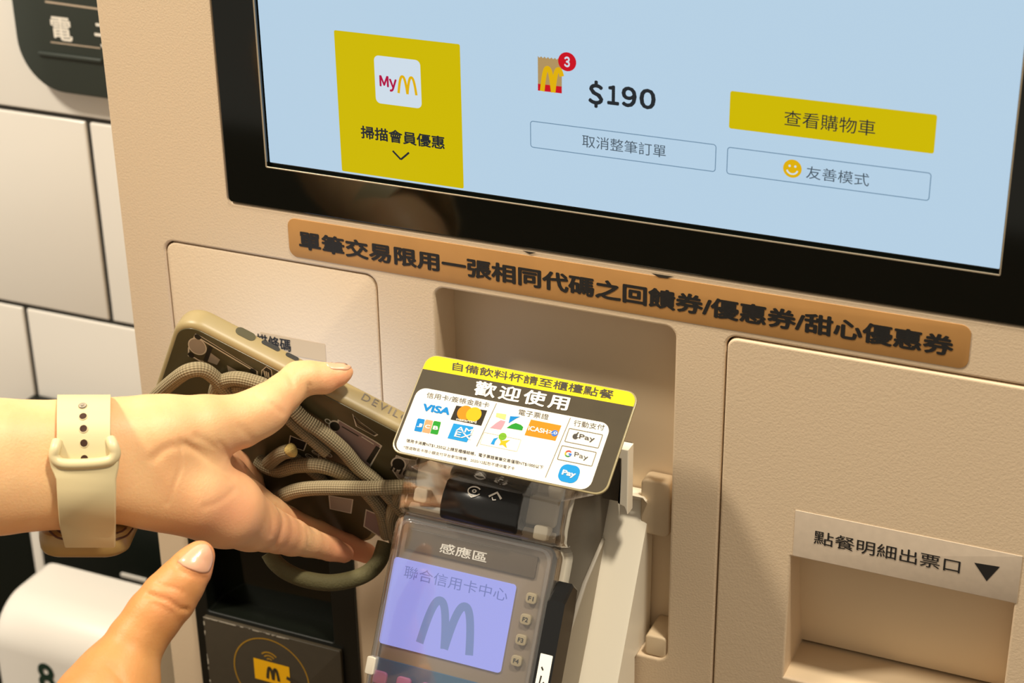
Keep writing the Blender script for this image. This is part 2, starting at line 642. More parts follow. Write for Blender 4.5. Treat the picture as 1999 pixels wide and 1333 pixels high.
kiosk = thing('ordering_kiosk', 'beige self-order kiosk with a large lit touchscreen', 'kiosk', (.0436, .10, 0))
bv = .0012
def hole(x0, x1, z0, z1, r):                        # widened so that the rounded edge ends on the measured outline
    return rr(x0 - bv, x1 + bv, -z1 - bv, -z0 + bv, r + bv, 0, 8)
front = plate('front_moulding', K0, rr(XL + bv, XR - bv, -ZT + bv, -ZB - bv, .006, 0, 6),
      [hole(BX0 - .0008, BX1 + .0008, BZ0 - .0008, BZ1 + .0008, .003),
       hole(lpX0 - .0006, lpX1 + .0006, scZ + .002, pZ + .0006, .006),
       hole(scX0 + .003, scX1 - .003, .66, scZ - .004, .003),
       hole(rcX0, rcX1, rcZ0, pZ, .005),
       hole(rpX0 - .0007, rpX1 + .0007, .62, pZ + .0007, .005),
       ], 0, PL, bv, M['shell'], kiosk)
rbox('housing', K0, XL + .002, XR - .002, -ZT + .002, -ZB - .002, PL + .0005, .1985, M['shell_smooth'], kiosk, .006, .002)
rbox('pedestal', K0, -.08, .17, -ZB, 0, .05, .19, M['shell_smooth'], kiosk, .01, .002)

# ---- screen: bezel glass with the display set into it
OX0, OX1, OZ0, OZ1 = DX0 - .0006, DX1 + .0008, DZB - .0016, DZT + .0006
bez = plate('screen_bezel', K0, rr(BX0, BX1, -BZ1, -BZ0, .002, .0004), [rr(OX0 - .0003, OX1 + .0003, -OZ1 - .0003, -OZ0 + .0003, .0008)], -.0006, .020, .0004, M['bezel'], kiosk)
g = Geo()
vs, fs = plate_geo(K0, rr(OX0 - .0002, OX1 + .0002, -OZ1 - .0002, -OZ0 + .0002, .0006), [rr(OX0 + .0002, OX1 - .0002, -OZ1 + .0002, -OZ0 - .0002, .0004)], -.0007, -.0001, .0001)
g.add(vs, fs)
g.make('bezel_trim', M['trim'], bez, smooth=False)
DF = YF(.0020)
g = Geo()
g.rbox(DF, DX0, DX1, -DZT, -DZB, 0, .004, .0003, .0001, n=1)
display = g.make('display', M['screen'], kiosk, smooth=False)
g = Geo()
vs, fs = plate_geo(K0, rr(OX0 - .0001, OX1 + .0001, -OZ1 - .0001, -OZ0 + .0001, .0006), [rr(DX0 + .00005, DX1 - .00005, -DZT + .00005, -DZB - .00005, .0004)], .0021, .006, .00002)
g.add(vs, fs)
g.make('display_gasket', M['bezel'], kiosk, smooth=False)

# member tile
P = Print(DF)
P.rect((652, 58.5), (905.5, 368), 'scr_y', 1, .0008)
P.rect((730, 107), (824, 212), 'scr_w', 2, .0024)
P.text('Ｍ', (741, 146), (760, 170), 'scr_crim', .036, 3)
P.text('ｙ', (760, 153), (776, 180), 'scr_crim', .036, 3)
a, b = DF.uv((775, 146)), DF.uv((816, 186))
P.arches(a[0], b[0], a[1], b[1], .0012, 'scr_gold', 3)
P.text('掃描會員優惠', (704, 244), (869, 292), 'scr_k', .024, 2)
c = [DF.uv(p) for p in ((767, 294), (783, 311), (799, 297.5))]
P.stroke(c[:2], .0009, 'scr_k', 2)
P.stroke(c[1:], .0009, 'scr_k', 2.2)
P.make('member_tile', display)
# bag icon with badge
P = Print(DF)
a, b = DF.uv((1050, 109)), DF.uv((1097, 182))
zz = [(a[0] + (b[0] - a[0]) * i / 14, a[1] + (.0007 if i % 2 else 0)) for i in range(15)]
P.poly(zz + [(b[0], b[1]), (a[0], b[1])], 'scr_tan', 1)
P.poly([(a[0], b[1] - .0030), (b[0], b[1] - .0030), b, (a[0], b[1])], 'scr_red', 2)
P.arches(a[0] + .0010, b[0] + .0022, a[1] + .0042, b[1], .0021, 'scr_gold', 3, cut=.83)
c = DF.uv((1108, 120))
P.disc(c, .0041, 'scr_red', 4)
P.text('３', None, None, 'scr_w', .035, 5, uvbox=((c[0] - .0013, c[1] - .0023), (c[0] + .0013, c[1] + .0023)))
P.make('bag_icon', display)
P = Print(DF)
for ch, p0, p1 in (('＄', (1149, 155), (1178, 212)), ('１', (1186, 165), (1209, 206)), ('９', (1214, 167), (1243, 211)), ('０', (1249, 171), (1280, 215))):
    P.text(ch, p0, p1, 'scr_k', .036, 2)
P.make('price_text', display)
P = Print(DF)
P.frame((1035, 235), (1397, 336), 'scr_line', .00038, 1, .0014)
P.text('取消整筆訂單', (1137, 262), (1300, 308), 'scr_g', 0, 2)
P.make('cancel_button', display)
P = Print(DF)
P.rect((1426, 177), (1823, 300), 'scr_y', 1, .0009)
P.text('查看購物車', (1532, 214), (1708, 266), 'scr_k', 0, 2)
P.make('cart_button', display)
P = Print(DF)
P.frame((1420, 286), (1814, 392.5), 'scr_line', .00038, 1, .0014)
P.text('友善模式', (1575, 323), (1696, 364), 'scr_g', 0, 2)
c = DF.uv((1547, 329))
P.disc(c, .0039, 'scr_gold', 1)
for sx in (-1, 1):
    P.disc((c[0] + sx * .0012, c[1] - .0011), .0005, 'scr_w', 2)
P.stroke([(c[0] + .0023 * math.cos(math.radians(t)), c[1] + .0001 + .0022 * math.sin(math.radians(t))) for t in range(15, 166, 15)], .0007, 'scr_w', 2)
P.make('mode_button', display)

# ---- notice strip under the screen
a, b = U((561, 424)), U((1889, 721))
strip = rbox('notice_strip', K0, a[0], b[0], a[1], b[1], -.0003, .0001, M['kraft'], kiosk, .0042, .00008)
P = Print(K0, -.0003)
P.text('單筆交易限用一張相同代碼之回饋券/優惠券/甜心優惠券', (582, 449), (1860, 697), 'ink', .034, 1)
P.px([(1272, 533), (1316, 540), (1302, 543), (1286, 541)], 'ink_brown', 1.2)
P.px([(1020, 489), (1047, 493), (1034, 496)], 'ink_brown', 1.2)
P.make('notice_lettering', strip)

# ---- left panel with the bar code label, scanner below it
lp = rbox('left_panel', K0, lpX0, lpX1, -pZ, -(scZ + .0035), .0004, .012, M['shell'], kiosk, .006, .0008)
P = Print(K0, .0004)
P.rect((508, 648), (637, 706), 'label_clear', 1, .0003)
P.text('描條碼', (500, 650), (569, 687), 'ink', .02, 2)
P.make('scan_label', lp)
sF = YF(-.0015)
scan = plate('scanner_frame', sF, rr(scX0, scX1, -scZ, -.645, .004), [rr(scX0 + .007, scX1 - .013, -scZ + .008, -.906, .002)], 0, .030, .0008, M['dark_frame'], kiosk)
rbox('scanner_glass', K0, scX0 + .006, scX1 - .012, -scZ + .007, -.900, .014, .020, M['dark_glass'], scan, .001, .0003)
P = Print(sF, 0)
random.seed(2)
for i in range(26):
    t = scX0 + .004 + random.random() * .03
    P.poly(rr(t, t + .0004 + random.random() * .0022, -scZ + .0007, -scZ + .0007 + .0003 + random.random() * .0005, .0001, 0, 1), 'worn', 1 + i * .02)
P.make('worn_paint', scan)
a, b = U((396, 1203)), U((664, 1272))
PF = YF(-.0040)
a = PF.uv((396, 1203)); b = PF.uv((664, 1272))
cp = rbox('contactless_plate', PF, a[0], b[0], (a[1] + b[1]) / 2, -.800, 0, .0024, M['plate'], kiosk, .001, .0002)
P = Print(PF, 0)
v0 = (a[1] + b[1]) / 2
random.seed(5)
for i in range(30):
    t = a[0] + random.random() * .05
    P.poly(rr(t, t + .001 + random.random() * .004, v0 + .0001, v0 + .0003 + random.random() * .0006, .0001, 0, 1), 'worn', 1 + .02 * i)
for i in range(12):
    t = v0 + random.random() * .06
    P.poly(rr(a[0] + .0001, a[0] + .0003 + random.random() * .0005, t, t + .001 + random.random() * .003, .0001, 0, 1), 'worn', 1 + .02 * i)
c = PF.uv((530, 1318))
P.ring([(c[0] + .0235 * math.cos(t * math.pi / 30), c[1] + .0235 * math.sin(t * math.pi / 30)) for t in range(60)],
       [(c[0] + .0228 * math.cos(t * math.pi / 30), c[1] + .0228 * math.sin(t * math.pi / 30)) for t in range(60)], 'gold', 1)
w = PF.uv((526, 1288))
for q, r_ in enumerate((.0020, .0040, .0060)):
    P.stroke([(w[0] + r_ * math.sin(math.radians(t)), w[1] - r_ * math.cos(math.radians(t)) + .0012) for t in range(-48, 49, 8)], .0009, 'gold', 1)
a2, b2 = PF.uv((495, 1283)), PF.uv((568, 1342))
P.poly(rr(a2[0], b2[0], a2[1], b2[1], .0003), 'amber', 2)
P.arches(a2[0] + .0072, b2[0] - .0062, a2[1] + .0034, b2[1] - .0022, .0017, 'card_dark', 3)
P.stroke([PF.uv(p) for p in ((560, 1322), (578, 1332), (600, 1350))], .0022, 'plate', 3)
P.make('contactless_mark', cp)

# ---- middle recess
g = Geo()
g.rbox(K0, rcX0 - .003, rcX1 + .003, -pZ - .003, -rcZ0 + .003, .020, .040, .006, .0004)
g.make('recess_back', M['shell_smooth'], kiosk)
a = U((1258, 1240)); b = U((1300, 1288))
rbox('recess_foot', K0, a[0], rcX1 - .0004, a[1], -rcZ0 - .0003, .001, .020, M['shell_smooth'], kiosk, .002, .001)

# ---- right panel with the ticket slot
vs, fs = plate_geo(K0, rr(rpX0, rpX1, -pZ, -.6205, .0048, .0010, 8), [rr(tkX0 - .0006, tkX1 + .0006, -tkZ1 - .0006, -tkZ0 + .0006, .0012)], -.0006, .034, .0010)
g = Geo(); g.add(vs, fs)
rp = g.make('right_panel', M['shell'], kiosk, smooth=False)
g = Geo()
g.prism([(.012, -tkZ1 - .001), (.030, -tkZ0 - .002), (.040, -tkZ0 - .002), (.040, -tkZ1 - .001)], tkX0 - .001, tkX1 + .001, lambda x, y, v: (x, y, -v))
g.rbox(K0, tkX0 - .001, tkX1 + .001, -tkZ0 - .0005, -tkZ0 + .004, .0015, .036, .0005, .0002)
g.make('ticket_tray', M['shell_smooth'], rp)
rp2 = U((1553, 995), YF(-.0006)); b = U((1985, 1177), YF(-.0006))
lab = rbox('ticket_label', YF(-.0006), rp2[0], b[0], rp2[1], b[1], -.0003, .0001, M['label_grey'], rp, .0003, .00008)
P = Print(YF(-.0006), -.0003)
P.text('點餐明細出票口', (1590, 1034), (1873, 1120), 'ink', 0.002, 1)
P.px([(1902, 1098), (1952, 1106), (1926, 1134)], 'ink', 1)
P.make('ticket_lettering', rp)

# ================================================================== payment terminal
TF = Frame((.0059, -.0547, 1.0292), (1, 0, 0), (0, -.478, -.878))
BU0, BU1 = -.0400, .0390
VB = .150
term = thing('payment_terminal', 'grey card payment terminal under a clear plastic cover with a lit lavender screen', 'card terminal', TF.P(0, VB, .03))
TP = lambda u, v, h: TF.P(u, v, h)
g = Geo()
g.prism([(-.031, .010), (-.033, .020), (-.031, .062), (-.008, .062), (.012, .046), (.045, .032), (.09, .026), (VB, .024), (VB, .0045), (-.026, .0045)], BU0 + .001, BU1 - .0005, TP, b=.0015)
g.make('upper_shell', M['term_dark'], term)
g = Geo()
g.prism([(-.006, .0625), (.014, .0475), (.046, .0335), (.09, .0275), (VB, .0255), (VB, .060), (.04, .0635)], BU0 + .003, BU1 + .0005, TP, b=.001)
g.make('lower_shell', M['term_mid'], term)
rbox('face_panel', TF, BU0 + .003, BU1 - .003, -.001, VB - .002, .0028, .006, M['term_face'], term, .003, .0004)
# lit screen
S0, S1 = TF.uv((771, 1092), .002), TF.uv((972, 1312), .002)
sb = TF.uv((737, 1255), .002); st = TF.uv((1013, 1137), .002)
su0, su1, sv0, sv1 = (S0[0] + sb[0]) / 2, (S1[0] + st[0]) / 2, (S0[1] + st[1]) / 2, (S1[1] + sb[1]) / 2
scr = rbox('terminal_screen', TF, su0, su1, sv0, sv1, .0018, .004, M['lcd'], term, .0016, .0003)
P = Print(TF, .0018)
P.text('聯合信用卡中心', (792, 1103), (989, 1175), 'lcd_ink', 0, 1)
uw = su1 - su0
P.arches(su0 + uw * .30, su0 + uw * .77, sv0 + .0135, sv1 - .0045, .0038, 'lcd_ink2', 1)
P.make('screen_text', scr)
# sensing zone label
a, b = TF.uv((795, 1040), .0016), TF.uv((1046, 1112), .0016)
zl = rbox('sensing_label', TF, a[0], b[0], .0036, .0132, .0016, .0028, M['smoke'], term, .0006, .0002)
P = Print(TF, .0016)
P.text('感應區', (861, 1058), (949, 1099), 'white_ink', .012, 1)
P.make('label_lettering', zl)
# function keys
fk = [(1037, 1168), (1026, 1209), (1017, 1249), (1008, 1290)]
for i, p in enumerate(fk):
    c = TF.uv(p, .001)
    k = rbox('function_key', TF, c[0] - .0026, c[0] + .0026, c[1] - .0024, c[1] + .0024, .0006, .003, M['key_beige'], term, .0015, .0004)
    P = Print(TF, .0006)
    P.text('F%d' % (i + 1), None, None, 'ink', .02, 1, uvbox=((c[0] - .0013, c[1] - .0010), (c[0] + .0013, c[1] + .0010)))
    P.make('key_mark', k)
# keypad
kp = rbox('keypad_panel', TF, su0 - .0015, BU1 - .010, sv1 + .0065, VB - .004, .0020, .0036, M['pad_blue'], term, .001, .0002)
for cidx in range(4):
    for r_ in range(3):
        c = TF.uv((740, 1319), .0005)
        u = c[0] + cidx * .0122
        v = c[1] + .0008 + r_ * .0115
        rbox('keypad_key', TF, u - .0036, u + .0036, v - .0030, v + .0030, -.0004 + .0010, .003, M['key_pink'] if r_ == 0 else M['key_beige'], kp, .0018, .0006)
# paper lever with marks
g = Geo()
lev = [(-.0262, .008), (-.0258, .0005), (-.0222, -.0052), (-.016, -.0078), (-.0095, -.0082), (-.0050, -.0062), (-.0036, .001), (-.0040, .008)]
g.prism(lev, -.0168, .0205, TP, b=.0008)
lever = g.make('paper_lever', M['term_black'], term, smooth=50)
LF = Frame(TF.P(.002, -.0191, -.0065), TF.u, TF.P(0, -.016, -.0078) - TF.P(0, -.0222, -.0052))
P = Print(LF, -.0003)
P.stroke([(-.0042 + .0030 * math.cos(math.radians(t)), -.0004 + .0021 * math.sin(math.radians(t))) for t in range(20, 340, 16)], .0006, 'white_ink', 1)
P.disc((-.0042, -.0004), .0011, 'white_ink', 1, asp=.8)
P.disc((-.0042, -.0004), .0005, 'term_black', 2, asp=.8)
P.stroke([(-.0066, .0014), (-.0046, .0026), (-.0026, .0016)], .0005, 'white_ink', 1.3)
P.stroke([(.0032, .0006), (.0064, -.0020), (.0092, .0006)], .0010, 'white_ink', 1)
P.stroke([(.0048, .0006), (.0056, .0018), (.0070, .0014)], .0005, 'white_ink', 1.2)
P.make('lever_mark', lever)
rbox('paper_door', TF, BU0 + .004, BU1 - .004, -.030, -.0095, .0035, .012, M['term_light'], term, .003, .0015)
# white pins under the hood
for u, v in ((-.030, -.0125), (.0300, -.0075)):
    g = Geo()
    g.rbox(TF, u - .0034, u + .0034, v - .0030, v + .0034, -.0012, .006, .0014, .0006)
    g.make('hood_pin', M['white_plastic'], term)
g = Geo()
g.prism([(-.0082, .0035), (-.0058, .0012), (-.0036, .0035)], BU0 + .004, BU1 - .003, TP, b=.0004)
g.make('hood_rail', M['term_light'], term)
# clear cover and hood (thin-walled shells)
def shell(loops, name, m, closed0=True):
    g = Geo()
    g.loft(loops, 0, cap0=closed0, cap1=False)
    o = g.make(name, m, term, smooth=40)
    md = o.modifiers.new('wall', 'SOLIDIFY')
    md.thickness = .0007
    md.offset = 0
    return o
shell([[TF.P(u, v, h) for u, v in rr(BU0 - .0005, BU1 + .0010, -.0028, VB - .002, .006, i)] for i, h in ((.0022, 0), (.0008, .0003), (.0002, .0012), (0, .0028), (-.0003, .018))], 'clear_cover', M['clear'])
# raised lip along the cover's upper edge
g = Geo()
vs, fs = plate_geo(TF, rr(BU0 + .0022, BU1 - .0022, -.0006, VB - .006, .0052), [rr(BU0 + .0032, BU1 - .0032, .0004, VB - .007, .0045)], -.0011, -.0002, .0003)
g.add(vs, fs)
g.make('cover_lip', M['clear'], term)
prof = [(-.0335, .016), (-.0335, .008), (-.031, .001), (-.026, -.0035), (-.018, -.0054), (-.010, -.0056), (-.0048, -.0044), (-.0030, -.001), (-.0028, .003)]
loops = []
n = len(prof)
g = Geo()
us = [BU0 - .0006, BU0 + .0004, BU0 + .003, BU1 - .0026, BU1 + .0004, BU1 + .0012]
dp = [.010, .004, 0, 0, .004, .010]
vs = []
for u, d in zip(us, dp):
    for v, h in prof:
        vs.append(TF.P(u, v, min(h + d, .018)))
fs = [(a * n + i, a * n + i + 1, (a + 1) * n + i + 1, (a + 1) * n + i) for a in range(len(us) - 1) for i in range(n - 1)]
g.add(vs, fs)
o = g.make('clear_hood', M['clear_hump'], term, smooth=60)
md = o.modifiers.new('wall', 'SOLIDIFY'); md.thickness = .0008; md.offset = 0
# card slot on the right side with a scribbled label
g = Geo()
g.prism([(.012, .004), (.020, -.0035), (VB - .01, -.0035), (VB - .01, .012), (.024, .012), (.014, .010)], BU1 + .0008, BU1 + .0090, TP, b=.0010)
slot = g.make('swipe_slot', M['term_black'], term)
RF = Frame(TF.P(BU1 + .0091, .0, 0), TF.n, TF.v)
LFm = Frame(TF.P(BU1 + .0050, .0, -.0036), TF.u, TF.v)
P = Print(LFm, 0)
P.poly(rr(-.0028, .0030, .0435, .092, .0004), 'white_ink', 1)
for st_ in ([(-.0012, .0492), (-.0003, .0505)], [(-.0006, .053), (-.001, .0575), (.0012, .0555)], [(.0, .0605), (.0003, .068)], [(-.0016, .0632), (-.0008, .0648)], [(.0018, .0622), (.001, .0645)], [(-.0018, .0662), (.0019, .0658)], [(-.0004, .0665), (-.0016, .0725)], [(.0006, .0665), (.0008, .0718), (.002, .0712)]):
    P.stroke(st_, .0007, 'ink', 2 + random.random() * .3)
P.make('slot_label', slot)
rbox('cover_clip', TF, BU0 - .0012, BU0 + .0030, .0640, .0720, -.0016, .004, M['white_plastic'], term, .0008, .0004)

# ---- cradle that carries the terminal
cr_t = TF.P(0, -.026, .0645); cr_b = TF.P(0, .150, .0645)
cradle = thing('terminal_cradle', 'cream plastic wedge-shaped cradle behind the payment terminal in the recess', 'bracket', (.0059, .0, cr_b[2] - .01))
g = Geo()
g.prism([(cr_t[1], cr_t[2]), (cr_b[1], cr_b[2]), (cr_b[1] + .02, cr_b[2] - .012), (-.0020, cr_b[2] - .012), (-.0020, rcZ0 + .0012), (.0190, rcZ0 + .0012), (.0190, cr_t[2] + .004), (.008, cr_t[2] + .006)],
        .0059 - .046, .0059 + .0575, lambda x, y, z: (x, y, z), b=.0016)
g.make('wedge', M['white_plastic'], cradle)
a = at(1238, 935, .010); b = at(1300, 1050, .010)
rbox('back_plate', YF(.0), .0600, .0745, -a[2] - .001, -b[2], .0100, .0192, M['shell_smooth'], cradle, .003, .001)
g = Geo()
a = at(1197, 870, -.004); b = at(1226, 985, -.004)
zt, zb_ = a[2], b[2]
x0, x1 = a[0], b[0]
vs, fs = plate_geo(YF(0), [(x0 - .006, -zt), (x1, -zt), (x1, -zb_ + .002), (x1 - .0010, -zb_), (x1 - .0042, -zb_ - .001), (x1 - .0034, -zb_ + .006), (x1 - .0026, -zt + .0044), (x0 - .006, -zt + .0036)], [], -.0060, .0010, .0005)
g.add(vs, fs)
g.make('hook', M['white_plastic'], cradle, smooth=False)
rbox('hook_slot', YF(0), x0 - .006, x1 - .002, -zt + .002, -zb_ + .001, -.0015, .006, M['term_dark'], cradle, .0005, .0002)

# ================================================================== payment sign card
CF = Frame((.0161, -.0590, 1.0665), (1, 0, 0), (0, -.884, -.651))
sign = thing('payment_sign', 'laminated card listing accepted payment logos, yellow top band, propped above the terminal', 'sign', CF.P(0, 0, .001))
card = rbox('card', CF, -.0500, .0530, -.0500, .0006, 0, .0011, M['card_edge'], sign, .0055, .0003)
P = Print(CF, 0)
cu0, cu1, cv0, cv1 = -.0492, .0522, -.0494, -.0002
ysl, ysr = CF.uv((836, 722))[1], CF.uv((1232, 793))[1]
full_ = rr(cu0, cu1, cv0, cv1, .0050)
ym = (ysl + ysr) / 2
P.poly([q for q in full_ if q[1] > ym] + [(cu0, ysl), (cu1, ysr)], 'card_dark', 1)
top = [q for q in full_ if q[1] < ym]
P.poly(top[7:] + top[:7] + [(cu1, ysr), (cu0, ysl)], 'card_yellow', 1.4)
def cp(x, y):
    return (740 + x / 3.57, 680 + y / 3.57)
def cq(*a):
    return [cp(a[2 * i], a[2 * i + 1]) for i in range(4)]
P.qtext('自備飲料杯請至櫃檯點餐', cq(517, 95, 511, 153, 1645, 297, 1627, 359), 'ink_brown', .010, 3)
P.qtext('歡迎使用', cq(680, 225, 655, 325, 1340, 340, 1310, 440), 'card_white', .026, 3, space=1.25)
pu0 = (CF.uv(cp(262, 300))[0] + CF.uv(cp(112, 690))[0]) / 2
pu1 = (CF.uv(cp(1645, 570))[0] + CF.uv(cp(1440, 950))[0]) / 2
pv0 = (CF.uv(cp(330, 282))[1] + CF.uv(cp(1590, 520))[1]) / 2
pv1 = (CF.uv(cp(180, 728))[1] + CF.uv(cp(1380, 978))[1]) / 2
P.poly(rr(pu0, pu1, pv0, pv1, .0046), 'card_white', 2)
P.qtext('信用卡/簽帳金融卡', cq(338, 306, 330, 345, 775, 380, 765, 417), 'ink_brown', 0, 3)
P.qtext('VISA', cq(312, 385, 312, 438, 495, 415, 490, 468), 'c_blue', .05, 3, shear=.22)
# card scheme marks
P.px([cp(540, 400), cp(755, 435), cp(714, 541), cp(499, 497)], 'c_black', 3)
ca, cb = CF.uv(cp(600, 452)), CF.uv(cp(662, 464))
P.disc(ca, .0036, 'c_orange', 4)
P.disc(cb, .0036, 'c_amber2', 4.5)
P.qtext('mastercard', cq(542, 486, 540, 505, 683, 509, 680, 528), 'card_white', .012, 5)
for x, y, k, L in ((268, 489, 'c_blue', 'J'), (324, 498, 'c_peach', 'C'), (380, 507, 'c_green', 'B')):
    P.px([cp(x + 8, y), cp(x + 52, y + 8), cp(x + 51, y + 18), cp(x + 32, y + 92), cp(x + 24, y + 96), cp(x - 22, y + 87), cp(x - 20, y + 78), cp(x, y + 8)], k, 3)
    P.qtext(L, cq(x + 2, y + 34, x - 5, y + 60, x + 38, y + 40, x + 31, y + 66), 'card_white', .04, 4)
P.px([cp(521, 524), cp(660, 549), cp(645, 590), cp(640, 610), cp(612, 657), cp(478, 628)], 'c_sky', 3)
P.text('AM', cp(548, 545), cp(648, 598), 'card_white', .012, 4)
P.text('EX', cp(538, 580), cp(640, 640), 'card_white', .012, 4.4)
P.stroke([CF.uv(cp(820, 385)), CF.uv(cp(681, 685))], .0003, 'c_line', 3)
P.qtext('電子票證', cq(978, 424, 970, 465, 1187, 462, 1180, 501), 'ink_brown', 0, 3)
P.px([cp(820, 452), cp(888, 462), cp(880, 500), cp(850, 490), cp(815, 478)], 'c_cream', 3)
P.px([cp(915, 474), cp(985, 478), cp(955, 492), cp(930, 508), cp(904, 524)], 'c_blue', 3)
P.px([cp(775, 556), cp(820, 520), cp(850, 502), cp(882, 510), cp(868, 540), cp(850, 568)], 'c_pink', 3)
P.px([cp(890, 556), cp(925, 532), cp(955, 522), cp(990, 535), cp(1006, 550), cp(998, 574)], 'c_green', 3)
P.px([cp(1060, 498), cp(1272, 540), cp(1230, 646), cp(1015, 606)], 'c_orange', 3)
P.qtext('iCASH', cq(1045, 540, 1040, 575, 1180, 568, 1175, 600), 'card_white', .03, 4)
c = CF.uv(cp(1225, 594))
P.disc(c, .0015, 'c_gblue', 4)
P.text('2.0', cp(1186, 575), cp(1240, 606), 'card_white', .02, 5)
P.px([cp(778, 668), cp(800, 630), cp(832, 622), cp(810, 650), cp(804, 674)], 'c_sky', 3)
P.disc(CF.uv(cp(862, 616)), .0018, 'c_lime', 3)
P.px([cp(842, 636), cp(862, 646), cp(914, 640), cp(884, 664), cp(892, 698), cp(862, 674), cp(838, 676), cp(850, 656)], 'c_amber2', 3)
P.frame(cp(732, 586), cp(962, 722), 'card_edge', .00012, 3, .0004)
P.stroke([CF.uv(cp(1335, 486)), CF.uv(cp(1160, 902))], .0003, 'c_line', 3)
P.qtext('行動支付', cq(1362, 500, 1355, 542, 1577, 535, 1567, 575), 'ink_brown', 0, 3)
for q0, q1 in (((1325, 556), (1530, 700)), ((1275, 676), (1485, 826))):
    P.frame(cp(*q0), cp(*q1), 'c_line', .00034, 3, .0005)
P.qtext('Pay', cq(1400, 598, 1392, 640, 1508, 618, 1500, 662), 'ink_brown', .006, 4)
c = CF.uv(cp(1370, 616))
P.disc(c, .0013, 'ink_brown', 4)
P.disc((c[0] + .0013, c[1] - .0002), .0005, 'card_white', 5)
P.stroke([(c[0] + .0002, c[1] - .0012), (c[0] + .0008, c[1] - .0022)], .0005, 'ink_brown', 4.3)
P.qtext('Pay', cq(1365, 722, 1360, 765, 1462, 748, 1452, 790), 'c_gcol', 0, 4)
c = CF.uv(cp(1320, 736))
for k, (t0, t1) in (('c_gred', (200, 320)), ('c_gyel', (140, 200)), ('c_ggreen', (50, 140)), ('c_gblue', (-5, 50))):
    P.stroke([(c[0] + .0013 * math.cos(math.radians(t)), c[1] + .0013 * math.sin(math.radians(t))) for t in np.linspace(t0, t1, 8)], .0006, k, 4)
P.stroke([(c[0] + .0001, c[1]), (c[0] + .0016, c[1])], .0006, 'c_gblue', 4.3)
c = CF.uv(cp(1325, 875))
P.poly(rr(c[0] - .0046, c[0] + .0046, c[1] - .0042, c[1] + .0042, .0032, 0, 8), 'c_sky', 3)
P.text('Pay', None, None, 'card_white', .034, 4, uvbox=((c[0] - .0031, c[1] - .0013), (c[0] + .0031, c[1] + .0018)))
P.qtext('信用卡消費NT$1,350以上請至櫃檯結帳，電子票證單筆交易僅限NT$1000以下', cq(195, 630, 190, 655, 1148, 820, 1143, 846), 'ink_brown', .006, 3)
P.qtext('*悠遊聯名卡限小額支付平台參加機構，2020/12起恕不提供電子卡', cq(175, 678, 170, 700, 948, 828, 943, 852), 'ink_brown', 0, 3)
P.make('card_print', card)
g = Geo()
a = CF.P(-.030, .0004, .0012); b = CF.P(.048, .0004, .0012)
e0 = TF.P(-.036, -.024, -.0040); e1 = TF.P(.036, -.022, -.0046)
g.add([a, b, e1, e0], [(0, 1, 2, 3)])
o = g.make('clear_tab', M['clear'], sign, smooth=False)
md = o.modifiers.new('wall', 'SOLIDIFY'); md.thickness = .0006

# ================================================================== phone in a case
ca_, sa_ = math.cos(math.radians(26.1)), math.sin(math.radians(26.1))
cy_, sy_ = math.cos(math.radians(13)), math.sin(math.radians(13))
pu = np.array([ca_ * cy_, ca_ * sy_, -sa_])
pv = np.array([-sa_, 0, -ca_]); pv -= pu * (pu @ pv); pv /= np.linalg.norm(pv)
tt = math.radians(13)
pvv = pv * math.cos(tt) + np.cross(pu, pv) * math.sin(tt)
HF = Frame(at(379, 635, -.066), pu, pvv)
PW, PH, PT = .1165, .0925, .0115
phone = thing('smartphone', 'smartphone in an olive case covered with coffee stickers, held face-down to the kiosk', 'phone', HF.P(.055, PH, .006))
g = Geo()
rings = []
for ins, h in ((.0026, 0), (.0012, .0004), (.0004, .0014), (0, .003), (0, .0085), (.0004, .0101), (.0012, .0111), (.0022, PT)):
    rings.append([HF.P(u, v, h) for u, v in rr(-.0085, PW, -.0012, PH, .0125, ins, 10)])
g.loft(rings)
case = g.make('phone_case', M['case_rim'], phone, smooth=40)
bp_ = rbox('case_back', HF, -.0060, PW - .0025, .0014, PH - .0026, -.0004, .002, M['case_back'], phone, .0102, .0003, n=10)
rbox('phone_body', HF, -.0040, PW - .004, .003, PH - .004, .003, .0118, M['phone_black'], phone, .008, .0006)
rbox('phone_screen', HF, -.0015, PW - .0065, .0050, PH - .007, .01185, .0121, M['phone_lit'], phone, .006, .0001)
# openings and raised lettering along the long edge
EF = Frame(HF.P(0, -.0012, .0), HF.u, HF.n)                     # u along, v from back to front, h into the rim
P = Print(Frame(HF.P(0, -.00125, 0), HF.u, HF.n), 0)
EFr = Frame(HF.P(0, -.0012, 0), HF.u, HF.n)
def rim_slot(p0, p1, w, nm, m):
    a, b = EFr.uv(p0), EFr.uv(p1)
    v = (a[1] + b[1]) / 2
    gg = Geo()
    sgn = 1
    ring_ = []
    for ins, h in ((0, -.00006 * 1), (.0001, .00006)):
        pass
    gg.rbox(EFr, a[0], b[0], v - w, v + w, -.0001, .0004, w, .00005)
    return gg.make(nm, m, case)
def rim(u0, u1, v0, v1, nm, m, h=.00015):
    gg = Geo()
    lo = [HF.P(u, -.0012 - h, v) for u, v in rr(u0, u1, v0, v1, (v1 - v0) / 2.01)]
    hi = [HF.P(u, -.0008, v) for u, v in rr(u0, u1, v0, v1, (v1 - v0) / 2.01)]
    gg.loft([lo, hi])
    return gg.make(nm, m, case)
def rim_u(p):
    d = ray(*p)
    o = HF.P(0, -.0012, 0); nrm = HF.v
    t = ((o - CAM) @ nrm) / (d @ nrm)
    q = CAM + d * t - HF.o
    return q @ HF.u, q @ HF.n
ms0, ms1 = rim_u((461, 642)), rim_u((498, 662))
vm_ = (ms0[1] + ms1[1]) / 2
